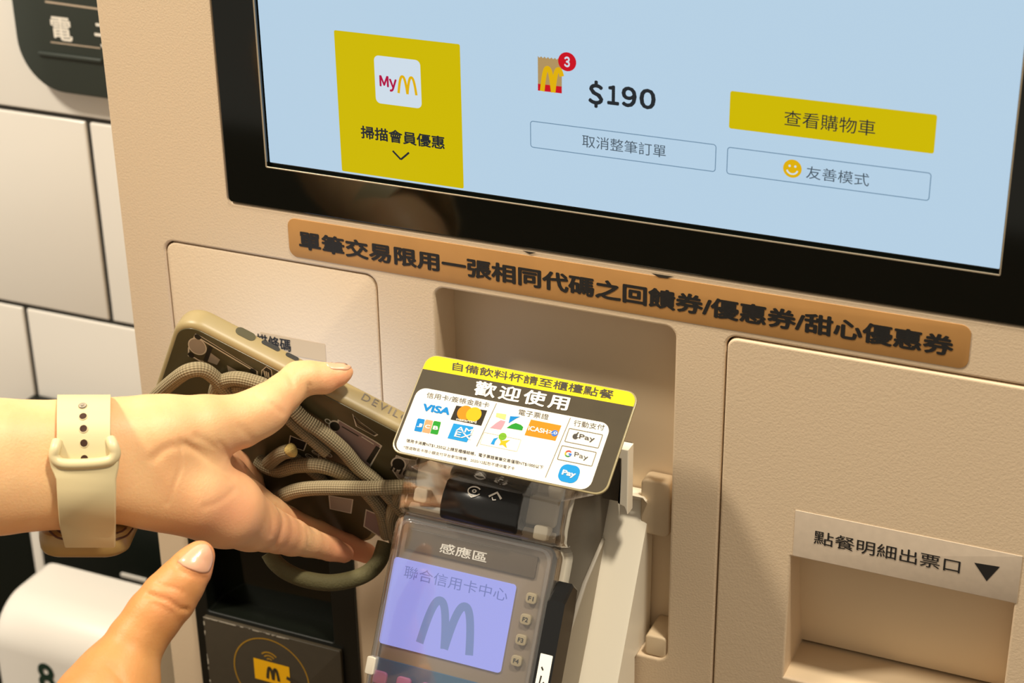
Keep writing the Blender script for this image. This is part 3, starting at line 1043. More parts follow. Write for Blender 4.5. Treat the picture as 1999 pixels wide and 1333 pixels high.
rim(ms0[0], ms1[0], vm_ - .0024, vm_ + .0024, 'switch_opening', M['case_back'])
for p0, p1 in (((511, 666), (546, 684)), ((558, 690), (583, 703))):
    q0, q1 = rim_u(p0), rim_u(p1)
    v_ = (q0[1] + q1[1]) / 2
    rim(q0[0], q1[0], v_ - .0012, v_ + .0012, 'volume_slot', M['st_dark'])
V, Fc = text_mesh('DEVILCASE', 0.01, 0, 1.3)
q0, q1 = rim_u((707, 775)), rim_u((845, 842))
vv = (q0[1] + q1[1]) / 2
x0, x1, y0, y1 = V[:, 0].min(), V[:, 0].max(), V[:, 1].min(), V[:, 1].max()
link('case_lettering', [HF.P(q0[0] + (q1[0] - q0[0]) * (p[0] - x0) / (x1 - x0), -.00135, vv - .0022 + .0044 * (p[1] - y0) / (y1 - y0)) for p in V], Fc, M['st_grey'], case)
# stickers
P = Print(HF, -.0004)
def sp(zx, zy):                                                # crop 280..840 x 560..960
    return (280 + zx / 3.332, 560 + zy / 3.332)
def outline(pts, k, grow, layer):
    c = np.mean(np.array(pts), axis=0)
    P.poly([tuple(np.array(q) + (np.array(q) - c) / np.linalg.norm(np.array(q) - c) * grow) for q in pts], 'st_white', layer)
    P.poly(pts, k, layer + .5)
hu = lambda x, y: HF.uv(sp(x, y), -.0004)
# filter holder
outline([hu(*q) for q in ((345, 310), (370, 320), (735, 545), (735, 580), (700, 585), (480, 600), (390, 480), (300, 450), (300, 400))], 'case_back', .0008, 1)
c = hu(352, 385)
P.disc(c, .0046, 'st_white', 2.0, asp=1.2); P.disc(c, .0040, 'st_grey', 2.5, asp=1.2)
P.stroke([hu(440, 385), hu(405, 480)], .0020, 'st_dark', 3)
P.stroke([hu(355, 325), hu(725, 545)], .0008, 'st_white', 3); P.stroke([hu(315, 445), hu(520, 570)], .0008, 'st_white', 3.2)
P.poly([hu(*q) for q in ((440, 425), (500, 470), (480, 505), (415, 480))], 'st_grey', 2.6)
P.poly([hu(*q) for q in ((545, 505), (600, 535), (700, 590), (560, 580))], 'st_grey', 2.8)
P.disc(hu(355, 322), .0016, 'st_dark', 3.3); P.disc(hu(312, 440), .0016, 'st_dark', 3.3); P.disc(hu(715, 545), .0016, 'st_dark', 3.3)
P.make('sticker', bp_); P = Print(HF, -.0004)
# hand sign
outline([hu(*q) for q in ((775, 545), (800, 520), (830, 540), (835, 580), (800, 605), (770, 580))], 'st_dark', .0006, 1.2)
for i_ in range(3):
    P.stroke([hu(785 + 14 * i_, 540 + 6 * i_), hu(795 + 12 * i_, 585 + 4 * i_)], .0006, 'st_white', 2.4 + .1 * i_)
P.make('sticker', bp_); P = Print(HF, -.0004)
# grinder
outline([hu(*q) for q in ((1275, 870), (1510, 1010), (1540, 1030), (1470, 1165), (1240, 985))], 'st_mauve', .0011, 1)
P.stroke([hu(1292, 905), hu(1400, 968)], .0006, 'st_dark', 2.4); P.stroke([hu(1420, 970), hu(1500, 1020)], .0007, 'st_white', 2.5)
P.poly([hu(*q) for q in ((1515, 1030), (1540, 1045), (1475, 1150), (1450, 1130))], 'st_dark', 2.6)
P.disc(hu(1248, 905), .0032, 'st_white', 1.3, asp=1.3); P.disc(hu(1246, 905), .0024, 'st_dark', 1.6, asp=1.3)
P.make('sticker', bp_); P = Print(HF, -.0004)
outline([hu(*q) for q in ((1365, 830), (1420, 885), (1520, 955), (1500, 965), (1390, 905))], 'case_back', .0007, 1)
P.stroke([hu(1372, 845), hu(1395, 885), hu(1505, 958)], .0008, 'st_dark', 2)
P.make('sticker', bp_); P = Print(HF, -.0004)
P.disc(hu(1200, 872), .0016, 'st_white', 1.2); P.disc(hu(1200, 872), .0010, 'case_back', 1.4)
P.make('sticker', bp_); P = Print(HF, -.0004)
# cup
outline([hu(*q) for q in ((1650, 1100), (1700, 1120), (1770, 1130), (1765, 1220), (1730, 1255), (1660, 1240), (1620, 1180))], 'st_grey', .0009, 1.1)
c = hu(1660, 1150)
P.disc(c, .0036, 'st_white', 2, asp=1.4); P.disc(c, .0029, 'st_dark', 2.3, asp=1.4)
P.text('ine', (772, 896), (798, 934), 'st_dark', .01, 3)
P.make('sticker', bp_); P = Print(HF, -.0004)
# small bean drawings and lower stickers
for zx, zy, r_ in ((1080, 1100, .0022), (1120, 1076, .0020), (1165, 1112, .0024), (1205, 1090, .0020), (1120, 1130, .0018)):
    c = hu(zx, zy)
    P.disc(c, r_, 'st_white', 1.4 + zx * 1e-4, asp=.7); P.disc(c, r_ * .75, 'case_back', 1.8 + zx * 1e-4, asp=.7)
    P.stroke([(c[0] - r_ * .6, c[1]), (c[0], c[1] + .0003), (c[0] + r_ * .6, c[1])], .0004, 'st_white', 2.2 + zx * 1e-4)
P.make('sticker', bp_); P = Print(HF, -.0004)
outline([hu(*q) for q in ((960, 970), (1060, 1010), (1040, 1060), (950, 1030))], 'st_dark', .0007, 1.0)
hp = lambda x, y: HF.uv((x, y), -.0004)
P.make('sticker', bp_); P = Print(HF, -.0004)
outline([hp(*q) for q in ((644, 968), (688, 975), (684, 1000), (646, 992))], 'st_grey', .0008, 1.5)
P.make('sticker', bp_); P = Print(HF, -.0004)
outline([hp(*q) for q in ((716, 996), (744, 1008), (742, 1046), (712, 1026))], 'st_mauve', .0010, 1.5)
P.make('sticker', bp_)
# the rear camera block, mostly behind the hand
cb_ = rbox('camera_block', HF, .008, .040, PH - .040, PH - .008, -.0018, .001, M['phone_black'], phone, .007, .0005)
for (u, v) in ((.017, PH - .017), (.031, PH - .031)):
    g = Geo()
    g.loft([[HF.P(u + r_ * math.cos(t * math.pi / 12), v + r_ * math.sin(t * math.pi / 12), h) for t in range(24)] for r_, h in ((.0062, -.0022), (.0064, -.0010))])
    g.make('camera_lens', M['dark_glass'], cb_)

# ================================================================== cord looped round the phone
def spline(pts, n=10):
    P_ = [np.array(p, float) for p in pts]
    P_ = [2 * P_[0] - P_[1]] + P_ + [2 * P_[-1] - P_[-2]]
    out = []
    for i in range(1, len(P_) - 2):
        for k in range(n):
            t = k / n
            a, b, c, d = P_[i - 1:i + 3]
            out.append(.5 * ((2 * b) + (-a + c) * t + (2 * a - 5 * b + 4 * c - d) * t * t + (-a + 3 * b - 3 * c + d) * t ** 3))
    out.append(P_[-2])
    return out
def tube(pts, r, name, m, parent, n=14, radii=None, flat=1.0, flat_dir=None):
    W = [np.array(p) for p in pts]
    vs, uvs, fs = [], [], []
    T = [W[min(i + 1, len(W) - 1)] - W[max(i - 1, 0)] for i in range(len(W))]
    T = [t / np.linalg.norm(t) for t in T]
    N = np.cross(T[0], np.array([.3, .2, .9])); N /= np.linalg.norm(N)
    s = 0
    for i, (p, t) in enumerate(zip(W, T)):
        N = N - t * (N @ t); N /= np.linalg.norm(N)
        B = np.cross(t, N)
        if i:
            s += np.linalg.norm(W[i] - W[i - 1])
        rad = r if radii is None else radii[i]
        for k in range(n):
            a = 2 * math.pi * k / n
            o = (N * math.cos(a) + B * math.sin(a)) * rad
            if flat_dir is not None:
                o = o - flat_dir * (o @ flat_dir) * (1 - flat)
            vs.append(p + o)
            uvs.append((s, k / n))
    for i in range(len(W) - 1):
        for k in range(n):
            j = (k + 1) % n
            fs.append((i * n + k, i * n + j, (i + 1) * n + j, (i + 1) * n + k))
    fs.append(tuple(reversed(range(n))))
    fs.append(tuple((len(W) - 1) * n + k for k in range(n)))
    return link(name, vs, fs, m, parent, None, 50, uvs=uvs)
cordT = thing('phone_strap', 'thick beige braided cord looped around the phone', 'strap', HF.P(.06, .06, -.01))
def on(px, py, lift):                                           # a point so far in front of the case
    u, v = HF.uv((px, py), -lift)
    return HF.P(u, v, -lift)
CR = .0035
def cord(pts, r=CR, name='cord'):
    return tube(spline([on(*p) for p in pts], 10), r, name, M['cord'], cordT)
cord([(285, 800, .012), (307, 772, .013), (340, 742, .013), (368, 724, .012), (396, 722, .009), (420, 738, .007), (446, 768, .006), (470, 810, .005)])
cord([(425, 800, .004), (421, 766, .0045), (432, 747, .006), (460, 739, .006), (496, 746, .005), (525, 758, .0045), (560, 786, .0045), (594, 819, .0055), (627, 842, .0055), (668, 876, .0050), (700, 912, .0045), (738, 944, .0045), (790, 1000, .0045)])
cord([(440, 790, .004), (452, 760, .0038), (478, 758, .0038), (520, 776, .0038), (580, 832, .0038), (640, 884, .0038)], .0030)
cord([(505, 900, .004), (522, 912, .0065), (546, 918, .0075), (580, 909, .008), (625, 909, .0075), (664, 921, .006), (695, 940, .0045), (724, 968, .0042), (746, 1000, .0042), (757, 1045, .0045)])
cord([(570, 890, .0035), (592, 906, .0035), (622, 930, .0035), (640, 950, .0035)], .0026)
cord([(526, 1010, .010), (534, 986, .013), (556, 966, .0145), (590, 955, .0145), (640, 952, .0135), (712, 953, .0125), (760, 951, .0110), (812, 949, .006)])
cord([(788, 945, .0045), (770, 990, .0042), (764, 1020, .0042), (775, 1062, .0045)], .0034)
e = cord([(524, 905, .008), (538, 893, .0085), (552, 884, .009), (566, 880, .0095)], .0034)
g = Geo()
c0, c1 = on(566, 880, .0095), on(575, 878, .0100)
rings = []
ax = (c1 - c0) / np.linalg.norm(c1 - c0)
n1 = np.cross(ax, HF.n); n1 /= np.linalg.norm(n1); n2 = np.cross(ax, n1)
for t, r_ in ((0, .0030), (.4, .0032), (.8, .0024), (1, .0010)):
    rings.append([c0 + (c1 - c0) * t + (n1 * math.cos(k * math.pi / 8) + n2 * math.sin(k * math.pi / 8)) * r_ * (1 + .12 * math.sin(k * 7.3)) for k in range(16)])
g.loft(rings)
ce = g.make('cord_end', mat('frayed_fibre', (206, 178, 104), .8, bump=.6, bscale=1500), cordT)
ce['label'] = 'yellowish frayed end'
# the lower loop hanging under the phone
lo = [atz(525, 1078, .842), atz(538, 1098, .842), atz(562, 1117, .842), atz(602, 1132, .843), atz(652, 1137, .846), atz(706, 1124, .850), atz(738, 1098, .855), atz(752, 1060, .858)]
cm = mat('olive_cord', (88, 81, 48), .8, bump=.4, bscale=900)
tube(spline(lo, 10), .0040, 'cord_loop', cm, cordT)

# ================================================================== hands: smooth-blended volumes turned into one surface each
def smin(a, b, k):
    h = np.clip(.5 + .5 * (b - a) / k, 0, 1)
    return b + (a - b) * h - k * h * (1 - h)
def pxmm(p):
    """measured point (px, py, distance mm, radius px) -> camera-space mm and radius mm"""
    x, y, z, r = p
    return np.array([(x - CX) / F_PX * z, (y - CY) / F_PX * z, z]), r * z / F_PX
def sd_chain(G, chain, k):
    d = None
    for a, b in zip(chain[:-1], chain[1:]):
        (A, ra), (B, rb) = pxmm(a), pxmm(b)
        ba = B - A
        t = np.clip(((G - A) @ ba) / (ba @ ba), 0, 1).astype(np.float32)
        q = np.linalg.norm(G - (A + t[..., None] * ba), axis=-1) - (ra + (rb - ra) * t)
        d = q if d is None else smin(d, q, k)
    return d
def surface_nets(D, org, h):
    S = D < 0
    nx, ny, nz = D.shape
    c = np.zeros((nx - 1, ny - 1, nz - 1), int)
    for i in (0, 1):
        for j in (0, 1):
            for k in (0, 1):
                c += S[i:nx - 1 + i, j:ny - 1 + j, k:nz - 1 + k]
    act = (c > 0) & (c < 8)
    idx = -np.ones(act.shape, int)
    cells = np.argwhere(act)
    idx[act] = np.arange(len(cells))
    acc = np.zeros((len(cells), 3)); cnt = np.zeros(len(cells))
    corner = [np.array(q) for q in np.ndindex(2, 2, 2)]
    for a in corner:
        for ax in range(3):
            if a[ax]:
                continue
            b = a.copy(); b[ax] = 1
            da = D[tuple((cells + a).T)]; db = D[tuple((cells + b).T)]
            m = (da < 0) != (db < 0)
            t = np.where(m, da / np.where(np.abs(da - db) < 1e-9, 1, da - db), 0)
            p = a + (b - a) * t[:, None]
            acc[m] += p[m]; cnt[m] += 1
    V = (cells + acc / cnt[:, None]) * h + org
    faces = []
    for ax in range(3):
        o1, o2 = [(1, 2), (2, 0), (0, 1)][ax]
        s0 = [slice(None)] * 3; s1 = [slice(None)] * 3
        s0[ax] = slice(0, -1); s1[ax] = slice(1, None)
        ch = np.argwhere(S[tuple(s0)] != S[tuple(s1)])
        ok = (ch[:, o1] > 0) & (ch[:, o2] > 0) & (ch[:, o1] < D.shape[o1] - 1) & (ch[:, o2] < D.shape[o2] - 1)
        ch = ch[ok]
        e1 = np.zeros(3, int); e1[o1] = 1
        e2 = np.zeros(3, int); e2[o2] = 1
        q = np.stack([idx[tuple((ch - w).T)] for w in (e1 + e2, e2, 0 * e1, e1)], 1)
        fl = S[tuple(ch.T)]
        q[~fl] = q[~fl][:, ::-1]
        faces.append(q)
    return V, np.concatenate(faces)
def build_hand(groups, lo, hi, h, creases, name, label, skin, rosy):
    """groups: list of (list of chains, inner blend, blend into the rest)"""
    xs = [np.arange(lo[i], hi[i], h, dtype=np.float32) for i in range(3)]
    G = np.stack(np.meshgrid(*xs, indexing='ij'), -1)
    D = None
    for chains, ki, ko in groups:
        d = None
        for ch in chains:
            q = sd_chain(G, ch, 1.5)
            d = q if d is None else smin(d, q, ki)
        D = d if D is None else smin(D, d, ko)
    V, Q = surface_nets(D, np.array(lo), h)
    # relax slightly
    for it in range(2):
        acc = np.zeros_like(V); cn = np.zeros(len(V))
        for i in range(4):
            j = (i + 1) % 4
            np.add.at(acc, Q[:, i], V[Q[:, j]]); np.add.at(cn, Q[:, i], 1)
            np.add.at(acc, Q[:, j], V[Q[:, i]]); np.add.at(cn, Q[:, j], 1)
        V = V * .5 + .5 * acc / cn[:, None]
    nrm = np.zeros_like(V)
    fn = np.cross(V[Q[:, 2]] - V[Q[:, 0]], V[Q[:, 3]] - V[Q[:, 1]])
    for i in range(4):
        np.add.at(nrm, Q[:, i], fn)
    nrm /= np.linalg.norm(nrm, axis=1)[:, None] + 1e-9
    # flexion creases and folds pressed into the skin
    X = CX + F_PX * V[:, 0] / V[:, 2]; Y = CY + F_PX * V[:, 1] / V[:, 2]
    face = np.clip(-nrm[:, 2] * 2, 0, 1)
    for pts, depth, w in creases:
        best = np.full(len(V), 1e9)
        pts = [np.array(p, float) for p in pts]
        for a, b in zip(pts[:-1], pts[1:]):
            ba = b - a
            t = np.clip(((X - a[0]) * ba[0] + (Y - a[1]) * ba[1]) / (ba @ ba), 0, 1)
            best = np.minimum(best, np.hypot(X - a[0] - t * ba[0], Y - a[1] - t * ba[1]))
        V = V - nrm * (depth * np.exp(-(best / w) ** 2) * face)[:, None]
    Wd = CAM + (V[:, :1] * EX + V[:, 1:2] * EY + V[:, 2:] * EZ) / 1000.0
    o = link(name, Wd, Q.tolist(), M[skin], None, None, True, origin=Wd.mean(axis=0))
    tag(o, label, 'hand')
    # rosier skin at the finger pads and the heel of the hand
    fl = np.zeros(len(Wd))
    for px_, py_, rad, amt in rosy:
        fl = np.maximum(fl, amt * np.exp(-((X - px_) ** 2 + (Y - py_) ** 2) / rad ** 2))
    at_ = o.data.attributes.new('flush', 'FLOAT', 'POINT')
    at_.data.foreach_set('value', fl.astype(np.float32))
    bvh = BVHTree.FromPolygons([Vector(v) for v in Wd], Q.tolist())
    return o, bvh
def nail(hand, bvh, outline_px, lift, name='fingernail'):
    """a thin curved plate seated on the skin inside the outline"""
    P_ = np.array(outline_px, float)
    c = P_.mean(axis=0)
    sp_ = spline([tuple(p) for p in list(P_) + [P_[0]]], 5)[:-1]
    vs, fs = [], []
    n = len(sp_)
    rings = [0.0, .3, .6, .85, .96, 1.0]
    off = [1, 1, .95, .8, .45, -.8]
    for s, f in zip(rings[1:], off[1:]):
        for p in sp_:
            q = c + (np.array(p) - c) * s
            d = Vector(ray(*q)).normalized()
            hit = bvh.ray_cast(Vector(CAM), d)
            if hit[0] is None:
                hit = bvh.find_nearest(Vector(CAM + ray(*q) * .8))
            nn = hit[1] if hit[1].dot(d) < 0 else -hit[1]
            vs.append(np.array(hit[0] + nn * lift * f))
    hit = bvh.ray_cast(Vector(CAM), Vector(ray(*c)).normalized())
    nn = hit[1] if hit[1].dot(Vector(ray(*c))) < 0 else -hit[1]
    vs.append(np.array(hit[0] + nn * lift))
    for k in range(len(rings) - 2):
        for i in range(n):
            j = (i + 1) % n
            fs.append((k * n + i, k * n + j, (k + 1) * n + j, (k + 1) * n + i))
    for i in range(n):
        fs.append((i, (i + 1) % n, len(vs) - 1))
    return link(name, vs, fs, M['nail'], hand, None, True)

arm_u = [(-980, 960, 660, 190), (-560, 915, 700, 158), (-230, 882, 730, 118), (0, 878, 745, 100), (120, 873, 752, 92), (230, 862, 758, 86), (310, 862, 764, 84)]
arm_l = [(-980, 1030, 660, 190), (-560, 985, 700, 158), (-230, 950, 730, 116), (0, 943, 745, 101), (120, 940, 752, 92), (230, 934, 758, 86), (310, 944, 765, 81)]
thenar = [(310, 862, 764, 84), (400, 836, 769, 66), (468, 822, 776, 53), (518, 800, 783, 45)]
thumb = [(505, 805, 781, 46), (552, 768, 790, 38), (583, 741, 795, 36), (604, 737, 796, 33), (632, 738, 798, 31), (662, 731, 799, 22), (674, 726, 799, 16)]
hypo = [(310, 948, 765, 80), (380, 965, 769, 83), (440, 994, 779, 77), (490, 1020, 794, 55)]
palm = [(330, 905, 782, 78), (390, 908, 798, 58), (430, 922, 815, 42)]
pinky = [(485, 1020, 794, 54), (520, 1032, 806, 45), (543, 1040, 815, 40), (570, 1049, 824, 36), (600, 1058, 833, 29), (645, 1071, 846, 24), (672, 1080, 852, 19)]
ring = [(470, 980, 812, 52), (520, 1005, 832, 40), (565, 1022, 846, 30), (620, 1042, 857, 26), (680, 1066, 866, 23), (716, 1080, 870, 20)]
middle = [(440, 935, 815, 48), (495, 980, 845, 34), (560, 1015, 866, 27), (640, 1050, 878, 24)]
index = [(420, 885, 818, 40), (458, 908, 834, 30), (486, 938, 848, 27), (500, 975, 864, 25)]
def deeper(ch, d):
    return [(p[0], p[1], p[2] + d, p[3]) for p in ch]
arm_u, arm_l, thenar, thumb, hypo, palm, pinky, ring, middle, index = [deeper(c_, 6) for c_ in (arm_u, arm_l, thenar, thumb, hypo, palm, pinky, ring, middle, index)]
LH = [([arm_u, arm_l, thenar, hypo, palm], 9.0, 1.0), ([thumb], 2, 4.0), ([pinky], 2, 3.0), ([ring], 2, 1.6), ([middle], 2, 1.6), ([index], 2, 1.6)]
cre = [
    ([(352, 858), (353, 890), (352, 914), (342, 940), (334, 966), (326, 985)], 0.5, 3.5),
    ([(298, 896), (316, 880), (334, 871), (358, 870), (390, 878), (418, 892), (440, 910), (452, 930)], 0.7, 9),
    ([(364, 866), (409, 899), (436, 917), (470, 927)], 1.0, 6),
    ([(382, 852), (400, 860), (420, 874), (440, 890)], .45, 6),
    ([(430, 865), (446, 885), (452, 900)], .5, 5),
    ([(458, 956), (440, 972), (420, 984), (400, 990)], .4, 6),
    ([(539, 990), (547, 1010), (550, 1028), (546, 1050), (538, 1070)], 1.0, 4),
    ([(526, 990), (531, 1015), (531, 1045)], .5, 4),
    ([(600, 1030), (604, 1050), (602, 1070)], .6, 4),
    ([(604, 752), (602, 768), (596, 785)], .8, 4),
    ([(560, 718), (566, 735), (572, 752)], .4, 4),
    ([(500, 772), (516, 782), (534, 792), (552, 806)], .5, 6),
    ([(470, 835), (485, 850), (500, 862)], .35, 8),
]
lhand, lb = build_hand(LH, (-400, -10, 610), (-42, 136, 905), 1.1, cre, 'hand',
                       'forearm and hand reaching in from the left, wearing a watch and gripping the phone', 'skin', [(690, 1085, 70, .9), (560, 1040, 50, .5), (455, 995, 70, .6), (665, 738, 40, .6), (560, 800, 45, .35), (470, 900, 40, .5)])
nail(lhand, lb, [(634, 709), (650, 706.5), (668, 707), (682, 709), (687, 715), (680, 722), (664, 722), (646, 720)], .0005)

# lower hand: raised thumb, the fist and wrist below the frame
def z74(*a):
    return a
th2 = [(205, 1390, 726, 104), (232, 1320, 731, 79), (264, 1254, 735, 57), (300, 1202, 738, 55), (330, 1166, 740, 54), (352, 1138, 741, 48), (374, 1108, 742, 41), (386, 1090, 743, 32), (392, 1082, 743, 27)]
fist = [(205, 1390, 726, 104), (150, 1510, 728, 112), (40, 1600, 722, 110)]
back2 = [(205, 1470, 748, 98), (120, 1570, 745, 116), (0, 1640, 730, 110), (-150, 1800, 700, 120)]
fing = []
for i in range(4):
    x, y, z = 250 + 10 * i - 12 * i * i * .3, 1470 + 66 * i, 748 - 3 * i
    fing.append([(150 - 10 * i, 1470 + 60 * i, 745, 46), (x + 40, y, z, 40), (x + 62, y + 14, z - 26, 36), (x + 8, y + 22, z - 46, 33), (x - 50, y + 10, z - 40, 30)])
RH = [([fist, back2], 12, 1.0), ([th2], 3, 7.0)] + [([f], 2, 1.5) for f in fing]
cre2 = [
    ([(306, 1138), (320, 1144), (340, 1146), (358, 1156)], .45, 4),
    ([(290, 1160), (310, 1166), (330, 1172), (352, 1188), (366, 1190)], 1.0, 4.5),
    ([(300, 1178), (318, 1186), (336, 1196)], .35, 4),
    ([(344, 1092), (340, 1102), (348, 1112), (372, 1122), (400, 1128)], .5, 5),
    ([(216, 1300), (240, 1330)], .5, 8),
]
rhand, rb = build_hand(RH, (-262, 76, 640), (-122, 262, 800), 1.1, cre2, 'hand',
                       'raised thumb of a hand rising from the bottom left corner', 'skin_back_shaded', [(396, 1090, 45, .9), (330, 1165, 45, .4)])
nail(rhand, rb, [(345, 1096), (360, 1082), (378, 1067), (394, 1061), (408, 1064), (416, 1080), (416, 1098), (408, 1116), (394, 1119), (376, 1114), (358, 1106)], .0006)

# ================================================================== wristwatch
watch = thing('wristwatch', 'smartwatch with a pale khaki rubber strap on the left wrist', 'watch', atz(172, 1045, .770))
def strap_part(path, prof, th, name, mi='strap', rim=.0006):
    """path: list of (py, Zmm); prof: list of (x0, x1) px at each path point"""
    C_ = [np.array([(y - CY) / F_PX * z, z]) for y, z in path]
    vs, fs = [], []
    n = len(C_)
    for i in range(n):
        t = C_[min(i + 1, n - 1)] - C_[max(i - 1, 0)]
        t /= np.linalg.norm(t)
        nn = np.array([t[1], -t[0]])                      # outward
        x0, x1 = [(q - CX) / F_PX * C_[i][1] for q in prof[i]]
        for (x, dn) in ((x0, -.5), (x0, .25), (x0 + .5, .5), (x1 - .5, .5), (x1, .25), (x1, -.5)):
            q = C_[i] + nn * dn * th
            vs.append(CAM + (EX * x + EY * q[0] + EZ * q[1]) / 1000)
    for i in range(n - 1):
        for k in range(6):
            j = (k + 1) % 6
            fs.append((i * 6 + k, i * 6 + j, (i + 1) * 6 + j, (i + 1) * 6 + k))
    fs.append(tuple(range(6))); fs.append(tuple((n - 1) * 6 + k for k in range(6)))
    return link(name, vs, fs, M[mi], watch, None, 50)
Zc = 755.0
mm = Zc / F_PX
def stad(R):
    """the outline of the wrist at the watch, R px round each bone: lower front -> top -> back"""
    pts = [(935, Zc - R * mm), (912, Zc - R * mm), (890, Zc - R * mm)]
    for a in range(0, 181, 12):
        pts.append((871 - R * math.sin(math.radians(a)), Zc - R * mm * math.cos(math.radians(a))))
    pts += [(900, Zc + R * mm), (935, Zc + R * mm)]
    for a in range(165, 120, -12):
        pts.append((935 + R * math.sin(math.radians(a)), Zc - R * mm * math.cos(math.radians(a))))
    return pts
p1 = stad(97)
strap_u = strap_part(p1, [(112, 214 + 2)] * len(p1), 1.9, 'strap_upper')
p2 = [(884, Zc - 106 * mm), (890, Zc - 107.5 * mm), (898, Zc - 107 * mm), (912, Zc - 106 * mm), (926, Zc - 106 * mm)]
w2 = [(112, 216), (101, 230), (97, 232), (100, 231), (106, 228)]
for a in range(0, 61, 10):
    p2.append((935 + 106 * math.sin(math.radians(a)), Zc - 106 * mm * math.cos(math.radians(a))))
    w2.append((110 + a * .12, 226 - a * .01))
p2 += [(1046, Zc - 42 * mm), (1065, Zc - 22 * mm)]
w2 += [(122, 225), (127, 225)]
# loop opening: the lower strap's end is a ring that the upper strap slides through
strap_l = strap_part(p2[2:], w2[2:], 2.2, 'strap_lower')
zf = Zc - 108 * mm
loop = [atz(112, 862, (Zc - 97 * mm) / 1000), atz(108, 876, zf / 1000), atz(106, 890, zf / 1000), atz(113, 901, zf / 1000), atz(130, 906, zf / 1000), atz(170, 905.5, zf / 1000),
        atz(205, 902, zf / 1000), atz(220, 896, zf / 1000), atz(225, 884, zf / 1000), atz(221, 870, zf / 1000), atz(216, 858, (Zc - 97 * mm) / 1000)]
tube(spline(loop, 6), .0023, 'strap_loop', M['strap'], watch)
# pin and holes
for i, (hx, hy) in enumerate(((162, 796), (163, 815), (164, 838), (165, 865), (166, 895))):
    a = math.asin(max(-1, min(1, (871 - hy) / 97))) if hy < 871 else 0
    def on_strap(t):
        y_, z_ = (871 - 97 * math.sin(t) if hy < 871 else hy), Zc - 97 * mm * math.cos(t)
        return np.array([(hx - CX) / F_PX * z_, (y_ - CY) / F_PX * z_, z_])
    tg = on_strap(a + .01) - on_strap(a - .01) if hy < 871 else np.array([0, -1.0, 0])
    nrm = np.array([0, tg[2], -tg[1]])
    nrm /= np.linalg.norm(nrm)
    if nrm[2] > 0:
        nrm = -nrm
    c = on_strap(a) + nrm * .95
    t1 = np.array([1.0, 0, 0]); t2 = np.cross(nrm, t1)
    g = Geo()
    def W3(q):
        return CAM + (EX * q[0] + EY * q[1] + EZ * q[2]) / 1000
    if i == 0:
        prof_ = ((0, 1.0), (.8, .95), (1.3, .6), (1.5, 0))
        g.loft([[W3(c + (t1 * math.cos(k * math.pi / 12) + t2 * math.sin(k * math.pi / 12)) * max(r_, .05) * 1.3 + nrm * h_) for k in range(24)] for r_, h_ in ((1.35, -.4), (1.35, .35), (1.2, .55), (.95, .45), (.5, .7), (.0, .75))])
        g.make('strap_pin', M['steel'], strap_u, smooth=60)
    else:
        g.loft([[W3(c + (t1 * math.cos(k * math.pi / 12) + t2 * math.sin(k * math.pi / 12)) * r_ + nrm * h_) for k in range(24)] for r_, h_ in ((1.85, -.3), (1.80, .16), (1.55, .16), (1.48, -.2))], 0, cap0=False, cap1=False)
        g.loft([[W3(c + (t1 * math.cos(k * math.pi / 12) + t2 * math.sin(k * math.pi / 12)) * r_ + nrm * h_) for k in range(24)] for r_, h_ in ((1.52, .03), (.1, .03))], 1)
        g.make('strap_hole', [M['strap'], M['hole']], strap_u, smooth=40)
# case
cc = atz(178, 1026, .780)
dz = EZ * .94 - EY * .34
WF = Frame(cc - (EY * .94 + EZ * .34) * .0055, EX, dz)            # n points to the outer face of the watch
if WF.n @ EY < 0:
    WF = Frame(WF.o, EX, -dz)
g = Geo()
WW, WH = .0195, .0215
g.loft([[WF.P(u, v, h) for u, v in rr(-WW, WW, -WH, WH, .0105, i, 8)] for i, h in ((.004, 0), (.0012, .0008), (.0003, .0025), (0, .005), (.0002, .0085), (.0010, .0102), (.0026, .0112))])
g.make('watch_case', M['case'], watch)
rbox('watch_glass', WF, -WW + .003, WW - .003, -WH + .003, WH - .003, .0100, .0118, M['dark_glass'], watch, .008, .0004)
wc = bpy.data.objects['watch_case']
wbv = BVHTree.FromPolygons([v.co + watch.location for v in wc.data.vertices], [tuple(p.vertices) for p in wc.data.polygons])
for line in ([(97, 1037), (110, 1048), (126, 1053)], [(108, 1031), (116, 1038), (125, 1041)], [(226, 1053), (246, 1046), (259, 1032)], [(227, 1041), (238, 1037), (246, 1031)]):
    pts = []
    for q in spline(line, 5):
        hit = wbv.ray_cast(Vector(CAM), Vector(ray(q[0], q[1])).normalized())
        if hit[0] is not None:
            pts.append(np.array(hit[0]))
    if len(pts) > 3:
        tube(pts, .00045, 'case_groove', M['hole'], watch)
# ================================================================== things on the tiled wall to the left
wy = .1995
SF = YF(.190)
a = SF.uv((27, 0)); b = SF.uv((150, 186))
wsign = thing('wall_sign', 'dark rounded panel with white characters on the white tiled wall, top left', 'sign', (-.34, wy, -b[1]))
pn = rbox('sign_panel', SF, SF.uv((24, 0))[0] - .001, -.228, -1.30, SF.uv((170, 188))[1], 0, .0093, M['sign_dark'], wsign, .032, .0012, n=12)
P = Print(SF, 0)
P.text('電', (97, 31), (143, 82), 'white_ink', .02, 1)
P.text('子', (182, 44), (230, 96), 'white_ink', .02, 1)
P.stroke([SF.uv((99, 82)), SF.uv((196, 94))], .0008, 'label_grey', 1)
P.stroke([SF.uv((88, 3)), SF.uv((196, 18))], .0012, 'label_grey', 1)
P.make('sign_lettering', pn)
a = SF.uv((76, 103)); b = SF.uv((200, 119))
rbox('sign_ledge', SF, a[0], b[0], (a[1] + b[1]) / 2 - .0012, (a[1] + b[1]) / 2 + .0012, -.0014, .001, M['sign_dark'], pn, .0008, .0006)

